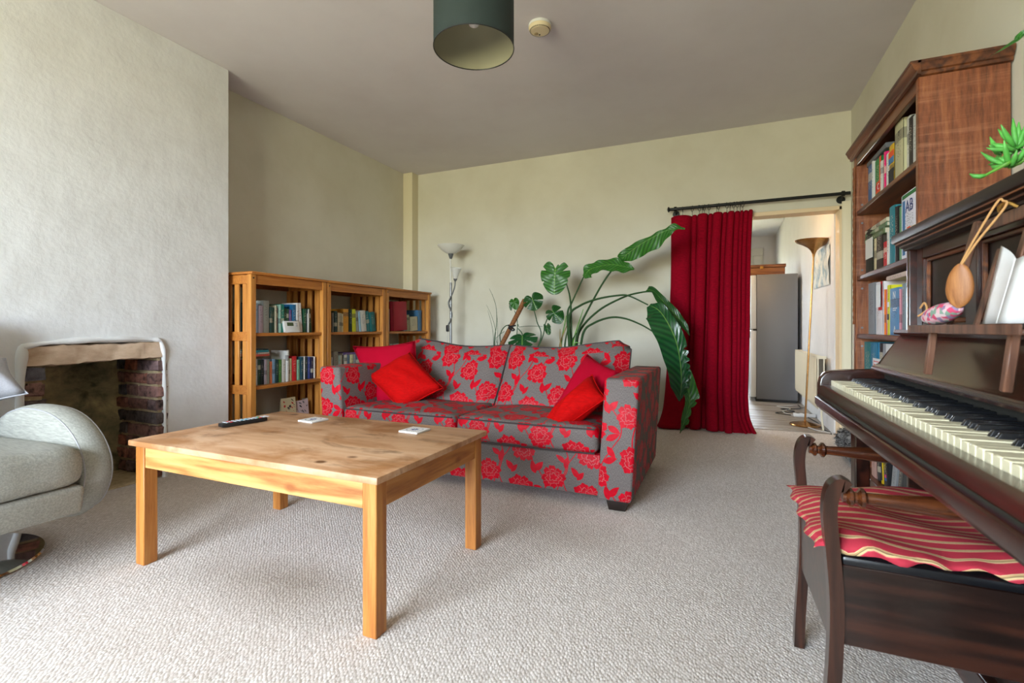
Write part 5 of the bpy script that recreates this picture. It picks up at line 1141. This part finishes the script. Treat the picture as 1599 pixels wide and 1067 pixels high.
# ================================================================== PIANO
NY0, NY1 = .66, 1.98
t = thing('upright_piano', 'dark mahogany upright piano with open keyboard against the right wall', 'piano', (.293, 1.98, 0), .014)
MH, MD, MX = M['mahogany'], M['mahogany_dark'], M['mahogany_x']
wpart('key_bed', MB().prism([(.293, .668), (.293, .690), (.300, .694), (.93, .694), (.93, .64), (.33, .64), (.30, .655)], NY0, NY1, 'xz', .003, 2), MH, t)
wpart('key_slip', MB().prism([(.302, .694), (.302, .730), (.307, .736), (.3325, .736), (.330, .694)], NY0+.04, NY1-.036, 'xz', .002, 1), MH, t)
wpart('slip_moulding', MB().prism([(.297, .694), (.297, .698), (.3005, .703), (.3015, .703), (.3015, .694)], NY0+.02, NY1-.02, 'xz'), M['ebony'], t)
ck = [(.300, .694), (.300, .738), (.304, .758), (.316, .775), (.335, .784), (.36, .786), (.47, .786), (.53, .80), (.56, .80), (.56, .694)]
for y0, y1 in ((NY0, NY0+.036), (NY1-.036, NY1)): wpart('cheek', MB().prism(ck, y0, y1, 'xz', .006, 3), MX, t)
KY1_, KW = NY1-.040, .0236
for i in range(52):
    y1 = KY1_-i*KW
    wpart('white_key', MB().box((.334, y1-KW+.0007, .722+.0005*math.sin(i*2.3)), (.482, y1-.0007, .752+.0006*math.sin(i*2.3)), .0015), M['ivory'], t)
    if i % 7 in (0, 2, 3, 5, 6) and i < 51:
        c = y1-KW
        wpart('black_key', MB().hexa([(.384, c-.0055, .748), (.482, c-.0055, .748), (.482, c+.0055, .748), (.384, c+.0055, .748), (.392, c-.0045, .763), (.482, c-.0045, .765), (.482, c+.0045, .765), (.392, c+.0045, .763)], .0015), M['ebony'], t)
wpart('key_frame', MB().box((.331, NY0+.036, .694), (.49, NY1-.036, .721)), M['felt_dark'], t)
wpart('name_board', MB().box((.484, NY0+.036, .72), (.50, NY1-.036, .80)), M['felt_dark'], t)
wpart('fallboard', MB().prism([(.452, .786), (.448, .793), (.452, .805), (.470, .812), (.527, .906), (.565, .906), (.565, .80), (.50, .786)], NY0+.03, NY1-.03, 'xz', .002, 1), MX, t)
wpart('fallboard_bead', MB().tube([(.453, NY0+.034, .796), (.453, NY1-.034, .796)], .006, 8), MH, t)
wpart('ledge', MB().prism([(.513, .908), (.511, .914), (.515, .924), (.60, .924), (.60, .906), (.525, .906)], NY0+.02, NY1-.022, 'xz', .002, 1), MH, t)
for y0, y1 in ((NY0, NY0+.026), (NY1-.026, NY1)): wpart('side_panel', MB().box((.552, y0, 0), (.945, y1, 1.19), .004, 2), MH, t)
wpart('upper_panel', MB().box((.592, NY0+.026, .924), (.602, NY1-.026, 1.19)), MD, t)
X0, X1 = .572, .594
for y0, y1 in ((NY1-.072, NY1-.027), (1.565, 1.625), (.93, .99), (NY0+.027, NY0+.06)): wpart('stile', MB().box((X0, y0, .925), (X1, y1, 1.189), .003), MH, t)
for z0, z1_ in ((.925, .945), (1.148, 1.189)): wpart('rail', MB().box((X0+.001, NY0+.028, z0), (X1, NY1-.028, z1_), .002), MH, t)
for y0, y1 in ((1.625, NY1-.072), (.99, 1.565), (NY0+.06, .93)):
    m = MB()
    for (a, b) in (((y0, .945), (y1, .957)), ((y0, 1.136), (y1, 1.148)), ((y0, .945), (y0+.012, 1.148)), ((y1-.012, .945), (y1, 1.148))): m.box((.581, a[0], a[1]), (.5915, b[0], b[1]), .003)
    wpart('panel_moulding', m, M['old_oak_y'], t)
wpart('lid', MB().box((.514, NY0-.012, 1.206), (.948, NY1+.012, 1.236), .006, 2), MD, t)
wpart('lid_moulding', MB().prism([(.546, 1.182), (.546, 1.188), (.536, 1.192), (.534, 1.198), (.524, 1.200), (.522, 1.206), (.60, 1.206), (.60, 1.182)], NY0-.002, NY1+.004, 'xz'), MD, t)
for xx, zz in ((.5235, 1.2025), (.5355, 1.1945)): wpart('lid_bead', MB().tube([(xx, NY0+.002, zz), (xx, NY1, zz)], .0026, 6), M['old_oak_y'], t)
wpart('lower_panel', MB().box((.60, NY0+.026, .07), (.62, NY1-.026, .64), .002), MD, t)
wpart('toe_board', MB().box((.57, NY0+.02, .0), (.64, NY1-.02, .075), .004), MH, t)
for y0 in (NY0+.03, NY1-.085): wpart('leg', MB().box((.392, y0, 0), (.434, y0+.055, .642), .004), MH, t)
for y0 in (NY0+.03, NY1-.085): wpart('toe_block', MB().box((.385, y0-.002, 0), (.60, y0+.057, .05), .006), MH, t)
m = MB(); m.box((.60, .80, 1.0), (.93, 1.9, 1.02)); wpart('inner_rail', m, MD, t)

# book stand on the piano
t = thing('book_stand', 'dark wooden folding book stand perched on the piano fallboard', 'stand', (.47, 1.28, .81)); SW = M['stand_wood']
wpart('ledge', MB().box((.435, 1.03, .918), (.495, 1.54, .927), .002), SW, t)
wpart('ledge_lip', MB().box((.431, 1.03, .918), (.436, 1.54, .936), .001), SW, t)
for y in (1.475, 1.235): wpart('upright', MB().bar((.488, y, .925), (.542, y-.012, 1.176), .021, .012, (1, 0, 0), .002), SW, t)
wpart('top_rail', MB().bar((.5415, 1.475, 1.158), (.5415, 1.15, 1.158), .010, .026, bev=.002), SW, t)
for y in (1.455, 1.105): wpart('leg', MB().bar((.457, y, .920), (.447, y+.003, .8185), .016, .014, (1, 0, 0), .002), SW, t)
wpart('back_strut', MB().bar((.506, 1.38, .93), (.548, 1.38, 1.10), .012, .008, (1, 0, 0), .001), SW, t)
m = MB(); m.bar((.494, 1.475, .93), (.494, 1.235, .93), .012, .012); wpart('cross_bar', m, SW, t)
wpart('hook', MB().tube(catmull([(.53, 1.27, 1.168), (.515, 1.272, 1.178), (.505, 1.274, 1.170), (.505, 1.274, 1.160)]), .004, 6), M['brass'], t)
# folded leaflet
t = thing('leaflet', 'blank white folded leaflet standing on the book stand', 'leaflet', (.47, 1.14, .928))
top_, bot_ = [Vector((.505, 1.268, 1.092)), Vector((.478, 1.150, 1.052)), Vector((.508, 1.03, 1.085)), Vector((.480, .93, 1.07))], [Vector((.474, 1.262, .9375)), Vector((.452, 1.150, .9375)), Vector((.478, 1.035, .9375)), Vector((.455, .94, .9375))]
for i in range(3):
    m = MB(); f_ = lambda u, v, i=i: bot_[i].lerp(bot_[i+1], u).lerp(top_[i].lerp(top_[i+1], u), v) + Vector((.004*math.sin(PI*u), 0, 0))
    m.grid(f_, 6, 6); pn = wpart('leaf_panel', m, M['paper_white'], t, angle=3); so = pn.modifiers.new('thickness', 'SOLIDIFY'); so.thickness = .0008
# hanging wooden spoon-shaped scoop
t = thing('wooden_scoop', 'pear-shaped wooden scoop hanging by a cord from the book stand', 'scoop', (.458, 1.318, 1.02))
m = MB(); RX = Matrix.Rotation(.12, 3, 'X')
def scoop(u, v):
    a = u*2*PI; z = lerp(-.048, .045, v); w_ = .0235*max(0, (1-((z+.008)/.055)**2 if z > -.008 else 1-((z+.008)/.041)**2))**.6
    return RX @ Matrix.Rotation(.95, 3, 'Z') @ Vector((.0075*math.sin(a)*(w_/.0235)**.5, w_*math.cos(a), z))
m.grid(scoop, 24, 18, closeu=True); m.build('bowl', M['spoon_wood'], t, angle=3, clean=True)
hk = Vector((.505, 1.272, 1.178)) - Vector((.458, 1.318, 1.02))
MB().tube(catmull([RX @ Vector((0, .002, .042)), hk*.5+Vector((-.012, .006, 0)), hk+Vector((-.005, .004, 0)), hk+Vector((.004, 0, .004)), hk+Vector((.004, -.008, -.01)), hk*.55+Vector((-.008, -.006, 0)), RX @ Vector((0, -.002, .042))]), .0022, 6).build('cord', M['cord_string'], t)
# floral lavender pouch
a, b = Vector((.452, 1.495, .950)), Vector((.462, 1.325, .973)); t = thing('fabric_pouch', 'pink floral spindle-shaped fabric pouch lying on the stand ledge', 'pouch', (a+b)/2)
n_ = NT('floral_pouch', .85); vo = n_.n('ShaderNodeTexVoronoi'); vo.inputs['Scale'].default_value = 95; n_.l(n_.coord(), vo.inputs['Vector']); sp_ = n_.n('ShaderNodeSeparateColor'); n_.l(vo.outputs['Color'], sp_.inputs[0])
n_.base(n_.ramp(sp_.outputs[0], [(0, hexc('#c8476a')), (.3, hexc('#d7a9b4')), (.5, hexc('#cdb8bc')), (.7, hexc('#8e7a9a')), (.85, hexc('#7d9a8a')), (1, hexc('#d98aa0'))], 'CONSTANT'))
d_ = (b-a)/2; N_ = 14
MB().tube([-d_+d_*2*i/N_ for i in range(N_+1)], [.0225*max(.08, (1-abs(2*i/N_-1)**2.4))**.6 for i in range(N_+1)], 16).build('pouch', n_.m, t, angle=3)
MB().tube(catmull([-d_*.86+Vector((-.017, 0, .006)), -d_*.86+Vector((0, 0, .022)), -d_*.9+Vector((.0, .01, .04)), -d_*.84+Vector((-.012, .004, .026))]), .0022, 6).build('ribbon', M['cord_string'], t)

# plants on the piano lid
t = thing('succulent_plant', 'bright green trailing succulent on top of the piano', 'plant', (.72, 1.36, 1.236))
MB().lathe([(.05, 0), (.052, .002), (.068, .085), (.072, .085), (.072, .1), (.064, .1), (.06, .08)], 24).build('pot', M['terracotta'], t); MB().lathe([(.001, .085), (.062, .085)], 20, cap=False).build('soil', M['soil'], t)
rs_ = random.Random(8); base_ = Vector((.72, 1.36, 1.236))
def sprig(pts, nl, spread, L0, seed):
    r_ = random.Random(seed); C = catmull(pts, 6); st = wpart('sprig', MB().tube(C, [lerp(.006, .003, i/(len(C)-1)) for i in range(len(C))], 7), M['leaf_light'], t)
    for i in range(nl):
        f = r_.uniform(.25, 1); p = C[int(f*(len(C)-1))]; d = Vector((r_.gauss(-.3, .7), r_.gauss(.2, .8), r_.gauss(.55, .55))).normalized(); Ln = L0*r_.uniform(.7, 1.25)
        q = [p, p+d*Ln*.35, p+d*Ln*.7+Vector((0, 0, .004)), p+d*Ln+Vector((0, 0, .012))]
        wpart('fleshy_leaf', MB().tube(q, [.003, .0055, .005, .001], 7), M['succulent_green'], st, angle=2)
pp = lambda x, y, X0: atX(x, y, X0)
sprig([base_+Vector((-.02, 0, .08)), base_+Vector((-.06, .02, .10)), pp(1590, 255, .60), pp(1575, 262, .585)], 14, 1, .055, 1)
sprig([base_+Vector((-.02, .02, .08)), base_+Vector((-.05, .04, .13)), pp(1598, 225, .62), pp(1585, 235, .60)], 16, 1, .055, 2)
sprig([base_+Vector((-.03, 0, .08)), pp(1592, 248, .60), pp(1572, 256, .575), pp(1533, 277, .545)], 5, 1, .035, 3)
sprig([base_+Vector((0, .03, .08)), base_+Vector((-.03, .06, .12)), pp(1575, 232, .64), pp(1560, 245, .63)], 12, 1, .05, 4)
t = thing('spider_plant', 'potted plant whose long green blade arches before the oak bookcase top', 'plant', (.84, 1.10, 1.236))
MB().lathe([(.045, 0), (.047, .002), (.062, .08), (.066, .08), (.066, .094), (.058, .094), (.055, .075)], 24).build('pot', M['pot_grey'], t); MB().lathe([(.001, .08), (.057, .08)], 20, cap=False).build('soil', M['soil'], t)
pb = Vector((.84, 1.10, 1.31))
for k, (a_, h_, d_) in enumerate(((None, 0, 0), (2.6, .3, .10), (4.2, .28, .12), (5.0, .33, .09), (1.7, .36, .05))):
    if a_ is None: mid = [pb, pb+Vector((-.04, .06, .20)), pp(1625, 44, .66), pp(1590, 64, .63), pp(1548, 87, .615)]
    else: mid = [pb, pb+Vector((math.cos(a_)*d_*.3, math.sin(a_)*d_*.3, h_*.7)), pb+Vector((math.cos(a_)*d_*.7, math.sin(a_)*d_*.7, h_)), pb+Vector((math.cos(a_)*d_*1.2, math.sin(a_)*d_*1.2, h_*.85))]
    leaf(t, 'blade', mid, [.004, .009, .011, .009, .001], [.004, .009, .011, .009, .001], (-.7, -.5, .5), M['leaf_mid'], .5, .001, seed=k)

# ================================================================== PIANO STOOL
PX0, PX1, PY0, PY1 = .200, .60, 1.19, 1.66
t = thing('piano_stool', 'dark wooden piano stool with turned side handles and scrolled posts', 'stool', ((PX0+PX1)/2, (PY0+PY1)/2, 0)); ST = M['stool_wood']
def post(y, x, sgn):
    # flat S-curved post, scrolled over at the top; profile in x, z
    c = [(x-.010*sgn, 0), (x-.006*sgn, .10), (x+.002*sgn, .24), (x+.004*sgn, .36), (x-.004*sgn, .48), (x-.008*sgn, .545), (x-.002*sgn, .588), (x+.012*sgn, .604), (x+.024*sgn, .598)]
    C = [(p.x, p.y) for p in catmull([(a, b, 0) for a, b in c], 4)]; o, i_ = [], []
    for k, p in enumerate(C):
        q0, q1 = C[max(0, k-1)], C[min(len(C)-1, k+1)]; dx, dz_ = q1[0]-q0[0], q1[1]-q0[1]; l = math.hypot(dx, dz_); w_ = .013
        o.append((p[0]-dz_/l*w_, p[1]+dx/l*w_)); i_.append((p[0]+dz_/l*w_, p[1]-dx/l*w_))
    m = MB(); n = len(o)
    A = [[m.b.verts.new((q[0], yy, q[1])) for q in (o[k], i_[k])] for k in range(n) for yy in (y,)]; B = [[m.b.verts.new((q[0], y+.036, q[1])) for q in (o[k], i_[k])] for k in range(n)]
    for k in range(n-1):
        m._face([A[k][0], A[k][1], A[k+1][1], A[k+1][0]]); m._face([B[k][0], B[k+1][0], B[k+1][1], B[k][1]]); m._face([A[k][0], A[k+1][0], B[k+1][0], B[k][0]]); m._face([A[k][1], B[k][1], B[k+1][1], A[k+1][1]])
    m._face([A[0][0], B[0][0], B[0][1], A[0][1]]); m._face([A[-1][0], A[-1][1], B[-1][1], B[-1][0]])
    return wpart('post', m, ST, t, angle=.9)
for y in (PY0, PY1-.036):
    post(y, PX0+.012, 1); post(y, PX1-.012, -1)
    yc = y+.018; x0, x1 = PX0+.028, PX1-.028; prof = [(.012, 0), (.0125, .006), (.019, .012), (.019, .017), (.012, .021), (.012, .025), (.021, .031), (.021, .037), (.013, .043), (.0125, .05), (.0145, .09), (.018, .13), (.021, (x1-x0)/2)]
    full = prof + [(r, (x1-x0)-z) for r, z in prof[-2::-1]]
    wpart('handle_rod', MB().lathe(full, 18, Matrix.Translation((x0, yc, .577)) @ Matrix.Rotation(PI/2, 4, 'Y')), M['stool_rod'], t)
for y in (PY0+.008, PY1-.026): wpart('end_panel', MB().box((PX0+.026, y, .272), (PX1-.026, y+.018, .438), .002), M['stool_panel'], t)
for x in (PX0+.006, PX1-.022): wpart('side_panel', MB().prism([(PY0+.036, .265), (PY1-.036, .235), (PY1-.036, .44), (PY0+.036, .44)], x, x+.014, 'yz', .002, 1), M['stool_panel'], t)
wpart('bottom_board', MB().box((PX0+.02, PY0+.026, .275), (PX1-.02, PY1-.026, .287)), M['stool_panel'], t)
wpart('seat_lid', MB().box((PX0+.026, PY0+.004, .438), (PX1-.026, PY1-.004, .457), .006, 2), M['ebony'], t)
o = thing('seat_pad', 'thin red and cream striped cushion slumped on the piano stool', 'cushion', (.39, 1.42, .457))
def padf(side):
    def g(u, v):
        x = lerp(-.215, .20, u); y = lerp(-.228, .222, v); e = min(1, min(u, 1-u)*9)**.5*min(1, min(v, 1-v)*9)**.5
        x += .010*math.sin(v*9)*(1-abs(2*u-1)); y += .008*math.sin(u*11+1)*(abs(2*v-1))
        z = .003+.022*e*(1 if side > 0 else .0) + (.010*math.sin(u*8+v*5)*math.sin(v*7+1)*e if side > 0 else 0)
        z += .030*max(0, (v-.75)/.25)**2*max(0, math.sin((u-.35)*PI*1.4)) + (.012*max(0, (.12-u)/.12))
        if v < .12: z += .005*math.sin(u*31)*(1-v/.12); y += .004*math.sin(u*47)*(1-v/.12)
        if u < .1: x += .006*math.sin(v*23)*(1-u/.1)
        return (x, y, z + .004)
    return g
m = MB(); m.grid(padf(1), 40, 40); m.grid(padf(-1), 40, 40)
for v in m.b.verts:          # the pad overhangs the lid at the open side and droops there
    if v.co.x < -.165: v.co.z -= .25*(-.165-v.co.x)
pd_ = m.build('pad', M['striped_fabric'], o, angle=3, clean=True)
